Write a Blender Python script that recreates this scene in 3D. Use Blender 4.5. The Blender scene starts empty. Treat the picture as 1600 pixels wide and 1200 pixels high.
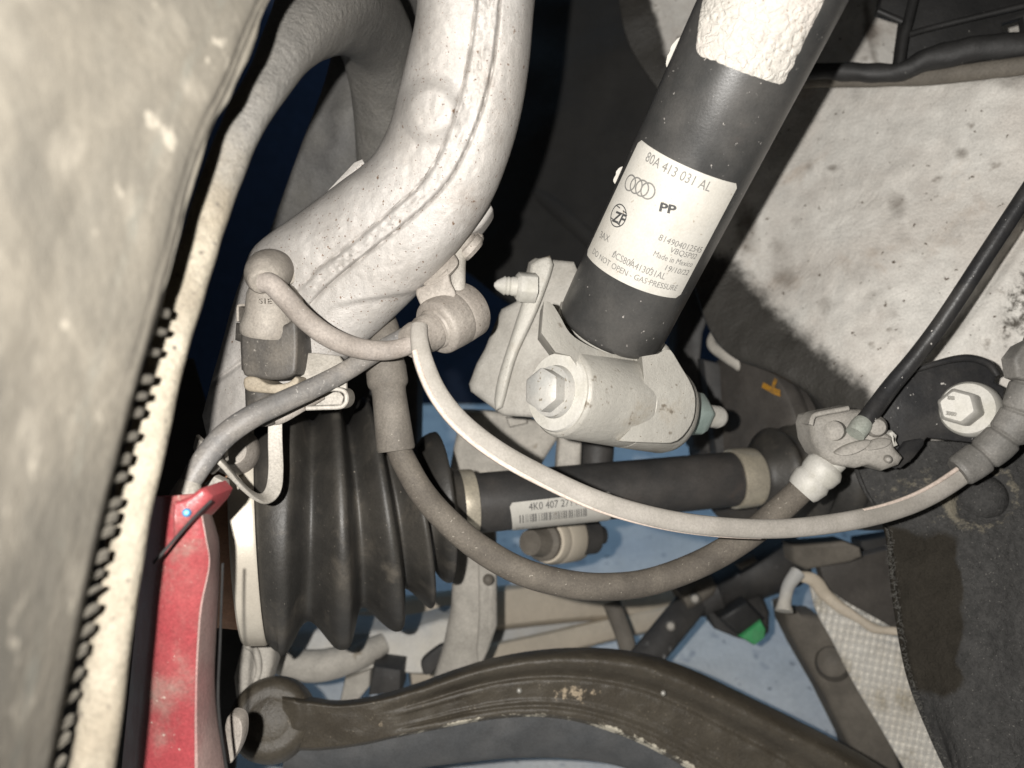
import bpy, bmesh, math, random
from mathutils import Vector, Matrix, noise

random.seed(7)
S = bpy.context.scene
COL = S.collection
R = math.radians

# ------------------------------------------------------------------ camera
FP = 1200.0                                   # focal length in photo pixels (1600 x 1200)
PITCH = R(25)
CAM = Vector((0, 0, 0.60))
FW = Vector((0, math.cos(PITCH), -math.sin(PITCH)))
UP = Vector((0, math.sin(PITCH), math.cos(PITCH)))
RT = Vector((1, 0, 0))
cd = bpy.data.cameras.new('camera')
cam = bpy.data.objects.new('camera', cd)
COL.objects.link(cam)
cam.location = CAM
cam.rotation_euler = (R(90) - PITCH, 0, 0)
cd.sensor_width = 36
cd.lens = 27
cd.clip_start = 0.01
cd.clip_end = 50
cd.dof.use_dof = True
cd.dof.focus_distance = 0.35
cd.dof.aperture_fstop = 8.0
S.camera = cam

# ------------------------------------------------------------------ world and lamps
w = bpy.data.worlds.new('World')
S.world = w
w.use_nodes = True
w.node_tree.nodes['Background'].inputs[0].default_value = (0.75, 0.85, 1.0, 1)
w.node_tree.nodes['Background'].inputs[1].default_value = 0.008


def lamp(name, kind, loc, energy, color, **kw):
    l = bpy.data.lights.new(name, kind)
    l.energy = energy
    l.color = color
    for k, v in kw.items():
        setattr(l, k, v)
    o = bpy.data.objects.new(name, l)
    COL.objects.link(o)
    o.location = loc
    return o


# the phone's flash sits a little to the left of and above the lens
flash = lamp('phone_flash', 'POINT', CAM + RT * -0.026 + UP * 0.008 - FW * 0.004, 12.2, (1.0, 0.968, 0.925), shadow_soft_size=0.0025)
# workshop daylight that reaches the floor behind the axle
shop = lamp('workshop_light', 'AREA', (0.10, 1.06, 0.95), 1.7, (0.44, 0.70, 1.0), shape='RECTANGLE', size=1.2, size_y=0.3, spread=R(110))

S.view_settings.view_transform = 'Standard'
S.view_settings.look = 'None'
S.view_settings.exposure = 0.0
S.view_settings.gamma = 1.0
S.cycles.use_denoising = True
S.cycles.max_bounces = 6
S.cycles.diffuse_bounces = 2


# ------------------------------------------------------------------ helpers: geometry
def P(x, y, d):
    """a photo pixel at a distance d (metres, along the view) as a point of the place"""
    return CAM + d * (FW + ((x - 800) / FP) * RT - ((y - 600) / FP) * UP)


def cat(pts, n, closed=False):
    """Catmull-Rom resampling of tuples, roughly even in arc length"""
    m = len(pts)
    dim = len(pts[0])
    if m == 2 and not closed:
        return [tuple(pts[0][k] + (pts[1][k] - pts[0][k]) * i / (n - 1) for k in range(dim)) for i in range(n)]
    segs = m if closed else m - 1
    dense = []
    for s in range(segs):
        if closed:
            p0, p1, p2, p3 = pts[(s - 1) % m], pts[s], pts[(s + 1) % m], pts[(s + 2) % m]
        else:
            p1, p2 = pts[s], pts[s + 1]
            p0 = pts[s - 1] if s else tuple(2 * a - b for a, b in zip(p1, p2))
            p3 = pts[s + 2] if s + 2 < m else tuple(2 * b - a for a, b in zip(p1, p2))
        for i in range(24):
            t = i / 24
            dense.append(tuple(0.5 * (2 * p1[k] + (p2[k] - p0[k]) * t + (2 * p0[k] - 5 * p1[k] + 4 * p2[k] - p3[k]) * t * t
                                      + (3 * p1[k] - p0[k] - 3 * p2[k] + p3[k]) * t ** 3) for k in range(dim)))
    dense.append(tuple(pts[0] if closed else pts[-1]))
    L = [0]
    for a, b in zip(dense, dense[1:]):
        L.append(L[-1] + math.hypot(a[0] - b[0], a[1] - b[1]) + 1e-9)
    out = []
    j = 0
    cnt = n if closed else n - 1
    for i in range(n):
        t = L[-1] * i / cnt
        while j < len(L) - 2 and L[j + 1] < t:
            j += 1
        f = (t - L[j]) / (L[j + 1] - L[j])
        out.append(tuple(a + (b - a) * f for a, b in zip(dense[j], dense[j + 1])))
    return out


def sm(a, b, x):
    t = max(0.0, min(1.0, (x - a) / (b - a)))
    return t * t * (3 - 2 * t)


def rings_bm(rings, closed_ring=True, caps=True, closed_path=False):
    bm = bmesh.new()
    vs = [[bm.verts.new(p) for p in r] for r in rings]
    n = len(rings[0])
    m = len(rings)
    for i in range(m if closed_path else m - 1):
        a, b = vs[i], vs[(i + 1) % m]
        for j in range(n if closed_ring else n - 1):
            k = (j + 1) % n
            try:
                bm.faces.new((a[j], a[k], b[k], b[j]))
            except ValueError:
                pass
    if caps and closed_ring and not closed_path:
        bm.faces.new(vs[0])
        bm.faces.new(list(reversed(vs[-1])))
    bmesh.ops.recalc_face_normals(bm, faces=bm.faces)
    return bm


def tube(ctrl, n=60, seg=20, flat=1.0, power=2.0, rmod=None, twist0=None, wob=0.0, closed=False):
    """ctrl: (x, y, d, r) in photo pixels and metres; a swept closed tube with capped ends"""
    c = cat(ctrl, n, closed)
    pts = [P(x, y, d) for x, y, d, r in c]
    rad = [r * d / FP for x, y, d, r in c]
    T = []
    for i in range(n):
        if closed:
            t = pts[(i + 1) % n] - pts[i - 1]
        else:
            t = pts[min(i + 1, n - 1)] - pts[max(i - 1, 0)]
        T.append(t.normalized())
    view = (pts[0] - CAM).normalized() if twist0 is None else twist0
    nrm = (view - T[0] * view.dot(T[0])).normalized()
    rings = []
    for i in range(n):
        nrm = (nrm - T[i] * nrm.dot(T[i])).normalized()
        bi = T[i].cross(nrm)
        rr = rad[i] * (rmod(i / (n - 1)) if rmod else 1)
        ring = []
        for k in range(seg):
            a = 2 * math.pi * k / seg
            ca, sa = math.cos(a), math.sin(a)
            q = (abs(ca) ** power + abs(sa) ** power) ** (-1 / power)
            v = pts[i] + nrm * (ca * q * rr * flat) + bi * (sa * q * rr)
            if wob:
                v = v + noise.noise_vector(v * 90) * wob
            ring.append(v)
        rings.append(ring)
    return rings_bm(rings, caps=not closed, closed_path=closed)


def perp(ax):
    h = FW - ax * FW.dot(ax)
    if h.length < 1e-3:
        h = UP - ax * UP.dot(ax)
    n0 = (-h).normalized()
    return n0, ax.cross(n0)


def lathe(p0, p1, prof, seg=40, phase=0.0):
    """profile of (t along p0-p1, radius in metres), closed at both ends"""
    ax = (p1 - p0)
    L = ax.length
    ax = ax / L
    n0, n1 = perp(ax)
    rings = []
    for t, r in prof:
        c = p0 + ax * (L * t)
        rings.append([c + (n0 * math.cos(2 * math.pi * k / seg + phase) + n1 * math.sin(2 * math.pi * k / seg + phase)) * max(r, 1e-5) for k in range(seg)])
    return rings_bm(rings)


def plathe(a, b, prof, seg=40, phase=0.0):
    """lathe between two pixel points (x, y, d); radii in pixels, judged at the local distance"""
    p0, p1 = P(*a), P(*b)
    out = []
    for t, r in prof:
        q = p0 + (p1 - p0) * t
        d = (q - CAM).dot(FW)
        out.append((t, r * d / FP))
    return lathe(p0, p1, out, seg, phase)


def hexbolt(a, b, r, cham=0.12, phase=0.0):
    """hexagonal prism with a chamfered outer face, head face at a"""
    p0, p1 = P(*a), P(*b)
    R_ = r * a[2] / FP
    ax = p1 - p0
    L = ax.length
    ax /= L
    n0, n1 = perp(ax)
    rings = []
    for t, s in ((0, 0.80), (cham, 1.0), (1, 1.0)):
        ring = []
        for k in range(6):
            for e in (-1, 1):
                an = math.pi / 3 * k + phase + e * 0.06
                ring.append(p0 + ax * (L * t) + (n0 * math.cos(an) + n1 * math.sin(an)) * R_ * s)
        rings.append(ring)
    return rings_bm(rings)


def slab(poly, d, thick, bevel=0.0015, segs=2, smooth=0, wob=0.0, back=None, nob=None):
    """a plate: outline in pixels on a plane (d: a number or three (x, y, d) points), real thickness behind it"""
    if smooth:
        poly = cat([tuple(p) for p in poly], smooth, True)
    if isinstance(d, (int, float)):
        f = lambda x, y: d
    else:
        (x0, y0, d0), (x1, y1, d1), (x2, y2, d2) = d
        M = Matrix(((1, x0, y0), (1, x1, y1), (1, x2, y2)))
        a, b, c = M.inverted() @ Vector((1 / d0, 1 / d1, 1 / d2))
        f = lambda x, y: 1 / (a + b * x + c * y)
    bm = bmesh.new()
    dirn = FW if back is None else back
    fr = [bm.verts.new(P(x, y, f(x, y))) for x, y in poly]
    bk = [bm.verts.new(v.co + dirn * thick) for v in fr]
    n = len(fr)
    bm.faces.new(fr)
    bm.faces.new(list(reversed(bk)))
    for i in range(n):
        bm.faces.new((fr[i], bk[i], bk[(i + 1) % n], fr[(i + 1) % n]))
    bmesh.ops.recalc_face_normals(bm, faces=bm.faces)
    if bevel:
        fs = set(fr)
        ed = [e for e in bm.edges if e.verts[0] in fs and e.verts[1] in fs]
        if nob:
            at = dict(zip(fr, poly))
            ed = [e for e in ed if not (nob(*at[e.verts[0]]) and nob(*at[e.verts[1]]))]
        bmesh.ops.bevel(bm, geom=ed, offset=bevel, segments=segs, affect='EDGES', profile=0.5, clamp_overlap=True)
    return bm


def patch(grid, nu, nv, thick=0.002, disp=None, attrs=None):
    """a sheet through a grid of (x, y, d) control points with thickness; attrs: name -> function(x, y) of its own paint or dirt"""
    rows = [cat([tuple(map(float, p)) for p in r], nu) for r in grid]
    cols = [cat([rows[j][i] for j in range(len(rows))], nv) for i in range(nu)]
    px = [[cols[i][j] for i in range(nu)] for j in range(nv)]
    bm = bmesh.new()
    lay = {k: bm.verts.layers.float.new(k) for k in (attrs or {})}
    fr, bk = [], []
    for j in range(nv):
        a, b = [], []
        for i in range(nu):
            x, y, d = px[j][i]
            if disp:
                d = d + disp(x, y)
            v = bm.verts.new(P(x, y, d))
            u = bm.verts.new(P(x, y, d) + FW * thick)
            for k, fn in (attrs or {}).items():
                v[lay[k]] = u[lay[k]] = fn(x, y)
            a.append(v)
            b.append(u)
        fr.append(a)
        bk.append(b)
    for j in range(nv - 1):
        for i in range(nu - 1):
            bm.faces.new((fr[j][i], fr[j + 1][i], fr[j + 1][i + 1], fr[j][i + 1]))
            bm.faces.new((bk[j][i], bk[j][i + 1], bk[j + 1][i + 1], bk[j + 1][i]))
    for i in range(nu - 1):
        bm.faces.new((fr[0][i], fr[0][i + 1], bk[0][i + 1], bk[0][i]))
        bm.faces.new((fr[-1][i + 1], fr[-1][i], bk[-1][i], bk[-1][i + 1]))
    for j in range(nv - 1):
        bm.faces.new((fr[j + 1][0], fr[j][0], bk[j][0], bk[j + 1][0]))
        bm.faces.new((fr[j][-1], fr[j + 1][-1], bk[j + 1][-1], bk[j][-1]))
    return bm


def n3(x, y, s, seed=0.0):
    return noise.noise(Vector((x * s, y * s, seed)))


# ------------------------------------------------------------------ helpers: objects
def mesh_obj(name, bm, m, sharp=38):
    me = bpy.data.meshes.new(name)
    if bm.verts:
        lo = Vector([min(v.co[k] for v in bm.verts) for k in range(3)])
        hi = Vector([max(v.co[k] for v in bm.verts) for k in range(3)])
        c = (lo + hi) / 2
    else:
        c = Vector()
    for v in bm.verts:
        v.co -= c
    bm.to_mesh(me)
    bm.free()
    me.polygons.foreach_set('use_smooth', [True] * len(me.polygons))
    me.set_sharp_from_angle(angle=R(sharp))
    me.materials.append(m)
    o = bpy.data.objects.new(name, me)
    COL.objects.link(o)
    o.location = c
    return o


def thing(name, label, catg, at, group=None):
    o = bpy.data.objects.new(name, None)
    COL.objects.link(o)
    o.empty_display_size = 0.02
    o.location = P(*at)
    o['label'] = label
    o['category'] = catg
    if group:
        o['group'] = group
    return o


def world_loc(o):
    return o.location + (world_loc(o.parent) if o.parent else Vector())


def part(name, bm, m, parent, label=None, sharp=38, kind=None):
    o = mesh_obj(name, bm, m, sharp)
    o.location -= world_loc(parent)
    o.parent = parent
    if label:
        o['label'] = label
    if kind:
        o['kind'] = kind
    return o


def solo(name, bm, m, label, catg, sharp=38, group=None):
    o = mesh_obj(name, bm, m, sharp)
    o['label'] = label
    o['category'] = catg
    if group:
        o['group'] = group
    return o


def structure(name, bm, m):
    o = mesh_obj(name, bm, m)
    o['kind'] = 'structure'
    return o


# ------------------------------------------------------------------ helpers: materials
# how dark each real surface is against its first estimate
TONE = {'dusty_rim_metal': .52, 'cast_aluminium': .62, 'black_rubber_boot': 1.1, 'black_shaft_paint': .85, 'far_black_part': .65, 'black_plastic': .75, 'dark_wheel_arch_lining': .5, 'dull_cast_aluminium': .78, 'rough_cast_flange': .85, 'label_paper': .62, 'crazed_label_paper': .60,
        'grey_rubber_hose': .74, 'grey_wire_jacket': .74, 'pinkish_wire_rib': .95, 'dusty_bracket_steel': .8, 'dusty_grey_clamp': .78, 'dusty_black_plug': .62, 'dusty_grey_plug': .78,
        'zinc_bolt': .8, 'pale_zinc_flake': .82, 'dusty_rubber_sleeve': .8, 'dusty_black_hose': .8, 'dusty_black_cable': .8, 'dirty_dark_arm': .54, 'grey_arm_web': .7, 'tan_dusty_flange': .75, 'white_body_paint': 1.28, 'red_caliper_paint': .62, 'dusty_red_caliper_flank': .8, 'pale_green_nut': .9, 'grey_rim_barrel': .45,
        'black_felt': .8, 'dark_steel_drum': .65, 'far_dull_brown': .7, 'far_beige_beam': 1.05, 'far_grey_casting': .95, 'far_pale_beam': 1.05}


def mat(name, base, var=None, vs=40, vr=(0.35, 0.65), rough=0.7, metal=0.0, spec=0.4, bump=(), specks=(), dust=None, attrs=(), k=1.0, grain=0.26, gs=900, crackle=None):
    k = TONE.get(name, k)
    base = tuple(c * k for c in base)
    var = var and tuple(c * k for c in var)
    dust = dust and (tuple(c * k for c in dust[0]), *dust[1:])
    specks = [(tuple(c * k for c in s_[0]), *s_[1:]) for s_ in specks]
    m = bpy.data.materials.new(name)
    m.use_nodes = True
    nt = m.node_tree
    N = nt.nodes
    L = nt.links
    b = N['Principled BSDF']
    b.inputs['Roughness'].default_value = rough
    b.inputs['Metallic'].default_value = metal
    b.inputs['Specular IOR Level'].default_value = spec
    tc = N.new('ShaderNodeTexCoord')

    def nz(scale, detail=4, rgh=0.55, dist=0.0):
        n = N.new('ShaderNodeTexNoise')
        n.inputs['Scale'].default_value = scale
        n.inputs['Detail'].default_value = detail
        n.inputs['Roughness'].default_value = rgh
        n.inputs['Distortion'].default_value = dist
        L.new(tc.outputs['Object'], n.inputs['Vector'])
        return n.outputs['Fac']

    def ramp(sock, lo, hi):
        n = N.new('ShaderNodeMapRange')
        n.interpolation_type = 'SMOOTHSTEP'
        n.inputs['From Min'].default_value = lo
        n.inputs['From Max'].default_value = hi
        L.new(sock, n.inputs['Value'])
        return n.outputs['Result']

    def mix(fac, a, c):
        n = N.new('ShaderNodeMix')
        n.data_type = 'RGBA'
        L.new(fac, n.inputs['Factor'])
        if isinstance(a, tuple):
            n.inputs['A'].default_value = (*a, 1)
        else:
            L.new(a, n.inputs['A'])
        n.inputs['B'].default_value = (*c, 1)
        return n.outputs['Result']

    col = base
    if var:
        col = mix(ramp(nz(vs, 6, 0.6), *vr), col, var)
    if dust:
        c, s, lo, hi = dust
        col = mix(ramp(nz(s, 8, 0.65, 0.3), lo, hi), col, c)
    for c, s, lo, hi in specks:
        col = mix(ramp(nz(s, 3, 0.5), lo - .035, hi - .03), col, c)
    for an, c, s, amp, *soft in attrs:
        a = N.new('ShaderNodeAttribute')
        a.attribute_name = an
        ad = N.new('ShaderNodeMath')
        ad.operation = 'MULTIPLY_ADD'
        sub = N.new('ShaderNodeMath')
        sub.operation = 'SUBTRACT'
        L.new(nz(s, 8, 0.7), sub.inputs[0])
        sub.inputs[1].default_value = 0.5
        L.new(sub.outputs[0], ad.inputs[0])
        ad.inputs[1].default_value = amp
        L.new(a.outputs['Fac'], ad.inputs[2])
        col = mix(ramp(ad.outputs[0], *(soft or (0.38, 0.62))), col, c)
    if grain:                                             # fine mottling of dust and grime
        g = N.new('ShaderNodeMapRange')
        g.inputs['From Min'].default_value = 0.32
        g.inputs['From Max'].default_value = 0.68
        g.inputs['To Min'].default_value = 1 - grain
        g.inputs['To Max'].default_value = 1 + grain * 0.8
        L.new(nz(gs, 9, 0.72), g.inputs['Value'])
        g2 = N.new('ShaderNodeMapRange')
        g2.inputs['From Min'].default_value = 0.3
        g2.inputs['From Max'].default_value = 0.7
        g2.inputs['To Min'].default_value = 1 - grain * .7
        g2.inputs['To Max'].default_value = 1 + grain * .6
        L.new(nz(gs / 14, 6, 0.6, .4), g2.inputs['Value'])
        mm = N.new('ShaderNodeMath')
        mm.operation = 'MULTIPLY'
        L.new(g.outputs['Result'], mm.inputs[0])
        L.new(g2.outputs['Result'], mm.inputs[1])
        vm = N.new('ShaderNodeVectorMath')
        vm.operation = 'SCALE'
        if isinstance(col, tuple):
            vm.inputs[0].default_value = col
        else:
            L.new(col, vm.inputs[0])
        L.new(mm.outputs[0], vm.inputs['Scale'])
        L.new(vm.outputs[0], b.inputs['Base Color'])
    elif isinstance(col, tuple):
        b.inputs['Base Color'].default_value = (*col, 1)
    else:
        L.new(col, b.inputs['Base Color'])
    last = None
    if crackle:
        vo = N.new('ShaderNodeTexVoronoi')
        vo.feature = 'DISTANCE_TO_EDGE'
        vo.inputs['Scale'].default_value = crackle[0]
        wp = N.new('ShaderNodeTexNoise')
        wp.inputs['Scale'].default_value = crackle[0] * 1.3
        L.new(tc.outputs['Object'], wp.inputs['Vector'])
        va = N.new('ShaderNodeVectorMath')
        va.operation = 'MULTIPLY_ADD'
        L.new(wp.outputs['Color'], va.inputs[0])
        va.inputs[1].default_value = (crackle[2],) * 3
        L.new(tc.outputs['Object'], va.inputs[2])
        L.new(va.outputs[0], vo.inputs['Vector'])
        rs = ramp(vo.outputs['Distance'], 0.0, 0.16)
        n = N.new('ShaderNodeBump')
        n.inputs['Strength'].default_value = 1.0
        n.inputs['Distance'].default_value = crackle[1]
        L.new(rs, n.inputs['Height'])
        last = n.outputs['Normal']
    for s, dist in bump:
        n = N.new('ShaderNodeBump')
        n.inputs['Strength'].default_value = 1.0
        n.inputs['Distance'].default_value = dist
        L.new(nz(s, 5, 0.6), n.inputs['Height'])
        if last:
            L.new(last, n.inputs['Normal'])
        last = n.outputs['Normal']
    if last:
        L.new(last, b.inputs['Normal'])
    rr = N.new('ShaderNodeMapRange')
    rr.inputs['To Min'].default_value = max(0.05, rough - 0.12)
    rr.inputs['To Max'].default_value = min(1, rough + 0.12)
    L.new(nz(70, 4), rr.inputs['Value'])
    L.new(rr.outputs['Result'], b.inputs['Roughness'])
    return m


M = {}
BR = (0.16, 0.09, 0.05)
M['tyre'] = mat('dusty_tyre_rubber', (0.104, 0.095, 0.078), (0.145, 0.13, 0.104), 30, (0.3, 0.7), 0.9, bump=((260, 0.0004),), specks=(((0.19, 0.172, 0.14), 55, 0.58, 0.76), ((0.27, 0.245, 0.20), 110, 0.69, 0.77)), grain=.12, gs=500, attrs=(('band', (0.13, 0.125, 0.105), 60, 0.9),))
M['rim'] = mat('dusty_rim_metal', (0.33, 0.285, 0.215), (0.46, 0.41, 0.32), 45, (0.35, 0.65), 0.85, bump=((300, 0.0009), (1000, 0.0005)),
               specks=(((0.14, 0.12, 0.10), 500, 0.68, 0.75),), attrs=(('bare', (0.15, 0.143, 0.13), 90, 0.6, .2, .9),))
M['barrel'] = mat('grey_rim_barrel', (0.17, 0.165, 0.16), (0.25, 0.24, 0.22), 25, (0.3, 0.7), 0.6, bump=((200, 0.0005),))
M['alu'] = mat('cast_aluminium', (0.55, 0.515, 0.475), (0.62, 0.59, 0.555), 35, (0.3, 0.7), 0.55, metal=0.15, bump=((500, 0.0003), (1800, 0.00022)),
               dust=((0.44, 0.38, 0.33), 28, 0.55, 0.8), specks=(((0.22, 0.14, 0.09), 420, 0.70, 0.76), ((0.17, 0.11, 0.08), 900, 0.675, 0.75)), grain=0.15)
M['fork'] = mat('dull_cast_aluminium', (0.44, 0.42, 0.375), (0.50, 0.48, 0.43), 30, (0.3, 0.7), 0.55, metal=0.15, bump=((350, 0.0003), (1300, 0.00015)), dust=((0.36, 0.31, 0.24), 34, 0.52, 0.78),
                specks=(((0.22, 0.19, 0.15), 160, 0.68, 0.78), ((0.20, 0.17, 0.13), 900, 0.70, 0.76)), grain=0.10)
M['fork_rough'] = mat('rough_cast_flange', (0.33, 0.31, 0.275), (0.44, 0.42, 0.38), 45, (0.3, 0.7), 0.7, bump=((200, 0.0006),), grain=0.14)
M['bolt'] = mat('zinc_bolt', (0.44, 0.44, 0.42), (0.52, 0.50, 0.46), 60, (0.3, 0.7), 0.62, metal=0.2, bump=((400, 0.0002), (1200, .0001)), specks=(((0.25, 0.22, 0.17), 500, 0.66, 0.74),), grain=0.10)
M['bolt_pale'] = mat('pale_zinc_flake', (0.62, 0.60, 0.55), (0.52, 0.50, 0.44), 60, (0.4, 0.7), 0.6, metal=0.1, bump=((300, 0.0002),), grain=0.12)
M['teal'] = mat('pale_green_nut', (0.26, 0.33, 0.30), (0.33, 0.40, 0.37), 80, (0.3, 0.7), 0.5, bump=((300, 0.0002),), grain=0.10)
M['strut'] = mat('black_painted_tube', (0.037, 0.037, 0.036), (0.066, 0.063, 0.059), 40, (0.3, 0.75), 0.36, spec=0.55, bump=((900, 0.00006),),
                 dust=((0.10, 0.08, 0.07), 25, 0.6, 0.85), specks=(((0.30, 0.28, 0.26), 420, 0.735, 0.77),), grain=0.16)
M['label'] = mat('label_paper', (0.78, 0.75, 0.68), (0.72, 0.68, 0.60), 40, (0.45, 0.75), 0.55, bump=((300, 0.00008),), specks=(((0.45, 0.38, 0.30), 350, 0.70, 0.78),), dust=((0.56, 0.50, 0.42), 30, 0.56, 0.82), grain=.09)
M['blank'] = mat('crazed_label_paper', (0.76, 0.72, 0.65), (0.70, 0.63, 0.57), 35, (0.45, 0.75), 0.6, bump=((160, 0.0006), (500, 0.0003)), specks=(((0.40, 0.32, 0.25), 380, 0.70, 0.76),), grain=.12, crackle=(190, .00022, .006))
M['ink'] = mat('printing_ink', (0.17, 0.165, 0.155), rough=0.7)
M['ink_dark'] = mat('black_printing_ink', (0.05, 0.05, 0.05), rough=0.7)
M['panel'] = mat('white_body_paint', (0.55, 0.53, 0.49), (0.47, 0.44, 0.40), 22, (0.35, 0.7), 0.6, bump=((110, 0.0011), (420, 0.0006)),
                 dust=((0.40, 0.35, 0.30), 16, 0.56, 0.72), specks=(((0.17, 0.145, 0.12), 75, 0.70, 0.83), ((0.10, 0.08, 0.06), 240, 0.72, 0.76)),
                 attrs=(('stain', (0.19, 0.165, 0.14), 60, 0.8, 0.28, 0.85), ('coat', (0.042, 0.039, 0.034), 110, 0.6, 0.22, 0.72), ('crust', (0.09, 0.08, 0.065), 160, 1.3)), grain=0.18)
M['felt'] = mat('black_felt', (0.062, 0.061, 0.059), (0.085, 0.083, 0.08), 300, (0.3, 0.7), 0.95, spec=0.1, bump=((900, 0.0012),),
                specks=(((0.22, 0.21, 0.19), 800, 0.70, 0.76),), attrs=(('damp', (0.034, 0.030, 0.024), 150, 0.5), ('mud', (0.20, 0.18, 0.14), 140, 1.4)))
M['fuzz'] = mat('felt_fibres', (0.16, 0.155, 0.14), rough=0.95)
M['plastic'] = mat('black_plastic', (0.022, 0.022, 0.022), (0.032, 0.031, 0.03), 30, (0.3, 0.7), 0.55, spec=0.4, bump=((120, 0.0004),), specks=(((0.25, 0.24, 0.22), 500, 0.76, 0.80),))
M['bracket'] = mat('black_bracket_paint', (0.022, 0.022, 0.023), (0.04, 0.038, 0.036), 45, (0.35, 0.7), 0.38, spec=0.5, bump=((250, 0.0002),), specks=(((0.45, 0.43, 0.40), 420, 0.745, 0.77),))
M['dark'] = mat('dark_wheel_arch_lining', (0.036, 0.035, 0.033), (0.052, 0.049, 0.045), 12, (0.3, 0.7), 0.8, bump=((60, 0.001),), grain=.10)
M['hose'] = mat('grey_rubber_hose', (0.30, 0.262, 0.228), (0.37, 0.33, 0.295), 60, (0.3, 0.7), 0.75, spec=0.3, bump=((1500, 0.00015),), specks=(((0.55, 0.52, 0.48), 700, 0.73, 0.78),))
M['cable'] = mat('grey_wire_jacket', (0.36, 0.335, 0.295), (0.42, 0.39, 0.35), 60, (0.3, 0.7), 0.72, spec=0.3, bump=((1500, 0.00015),), grain=0.16)
M['cable_rib'] = mat('pinkish_wire_rib', (0.60, 0.50, 0.43), (0.50, 0.42, 0.36), 70, (0.3, 0.7), 0.65)
M['dirty_cable'] = mat('dusty_black_cable', (0.16, 0.155, 0.15), (0.27, 0.245, 0.215), 50, (0.3, 0.75), 0.5, spec=0.5, bump=((1200, 0.00015),), specks=(((0.42, 0.40, 0.37), 600, 0.68, 0.74),))
M['brown_hose'] = mat('dusty_black_hose', (0.115, 0.10, 0.083), (0.16, 0.14, 0.115), 60, (0.3, 0.7), 0.75, spec=0.3, bump=((1500, 0.00015),), specks=(((0.34, 0.31, 0.26), 700, 0.70, 0.76),))
M['sleeve'] = mat('dusty_rubber_sleeve', (0.145, 0.128, 0.108), (0.19, 0.17, 0.145), 50, (0.3, 0.7), 0.75, bump=((1000, 0.0002),), specks=(((0.34, 0.31, 0.26), 700, 0.72, 0.78),))
M['plug'] = mat('dusty_black_plug', (0.085, 0.078, 0.07), (0.17, 0.15, 0.125), 45, (0.4, 0.75), 0.55, bump=((700, 0.0002),), specks=(((0.34, 0.31, 0.27), 500, 0.69, 0.75),))
M['plug_grey'] = mat('dusty_grey_plug', (0.27, 0.24, 0.205), (0.33, 0.30, 0.26), 60, (0.3, 0.7), 0.7, bump=((800, 0.0002),))
M['tan'] = mat('tan_dusty_flange', (0.30, 0.25, 0.185), (0.38, 0.33, 0.255), 60, (0.3, 0.7), 0.7, bump=((600, 0.0003),))
M['steel'] = mat('dusty_bracket_steel', (0.40, 0.37, 0.32), (0.46, 0.43, 0.385), 50, (0.3, 0.7), 0.6, metal=0.15, bump=((700, 0.0002),))
M['clamp_metal'] = mat('dusty_grey_clamp', (0.30, 0.265, 0.23), (0.37, 0.335, 0.295), 45, (0.3, 0.7), 0.6, metal=0.1, bump=((500, 0.0003),), specks=(((0.16, 0.13, 0.10), 400, 0.70, 0.76),))
M['red'] = mat('red_caliper_paint', (0.44, 0.075, 0.085), (0.36, 0.09, 0.09), 30, (0.35, 0.7), 0.34, bump=((600, 0.0002),), dust=((0.36, 0.22, 0.19), 26, 0.50, 0.68), specks=(((0.55, 0.42, 0.36), 500, 0.72, 0.77),))
M['red_dusty'] = mat('dusty_red_caliper_flank', (0.36, 0.25, 0.225), (0.34, 0.17, 0.16), 25, (0.4, 0.75), 0.65, bump=((600, 0.0002),))
M['blue_dot'] = mat('blue_paint_dot', (0.12, 0.42, 0.75), rough=0.5)
M['boot'] = mat('black_rubber_boot', (0.026, 0.0245, 0.022), (0.046, 0.042, 0.036), 30, (0.35, 0.7), 0.5, spec=0.45, bump=((500, 0.0002),), dust=((0.075, 0.066, 0.054), 45, 0.52, 0.75), specks=(((0.2, 0.18, 0.15), 700, 0.75, 0.79),), grain=0.20)
M['band'] = mat('pale_clamp_band', (0.62, 0.57, 0.48), (0.55, 0.50, 0.42), 40, (0.3, 0.7), 0.4, metal=0.25, bump=((300, 0.0001),), grain=0.08)
M['gold_band'] = mat('pale_gold_clamp_band', (0.60, 0.54, 0.42), (0.50, 0.45, 0.36), 40, (0.3, 0.7), 0.35, metal=0.5, bump=((300, 0.0001),))
M['shaft'] = mat('black_shaft_paint', (0.042, 0.041, 0.040), (0.075, 0.068, 0.062), 25, (0.35, 0.75), 0.5, bump=((500, 0.0001),), dust=((0.12, 0.085, 0.065), 18, 0.55, 0.8))
M['rust'] = mat('rusty_hub_steel', (0.30, 0.155, 0.09), (0.36, 0.21, 0.135), 40, (0.3, 0.7), 0.8, bump=((400, 0.0003),))
M['arm'] = mat('dirty_dark_arm', (0.105, 0.088, 0.065), (0.14, 0.12, 0.09), 25, (0.3, 0.7), 0.48, bump=((250, 0.0005), (900, 0.0002)),
               specks=(((0.28, 0.24, 0.18), 500, 0.70, 0.76),), attrs=(('peel', (0.62, 0.57, 0.46), 150, 1.9), ('scab', (0.42, 0.34, 0.24), 200, 1.9)))
M['arm_web'] = mat('grey_arm_web', (0.115, 0.12, 0.125), (0.15, 0.15, 0.15), 30, (0.3, 0.7), 0.6, bump=((300, 0.0002),))
M['far_alu'] = mat('far_grey_casting', (0.40, 0.375, 0.33), (0.46, 0.43, 0.38), 20, (0.3, 0.7), 0.65, bump=((150, 0.0006),), specks=(((0.2, 0.16, 0.11), 60, 0.70, 0.80),))
M['far_beige'] = mat('far_beige_beam', (0.52, 0.45, 0.35), (0.46, 0.40, 0.32), 15, (0.3, 0.7), 0.6, bump=((120, 0.0006),), grain=0.14)
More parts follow.
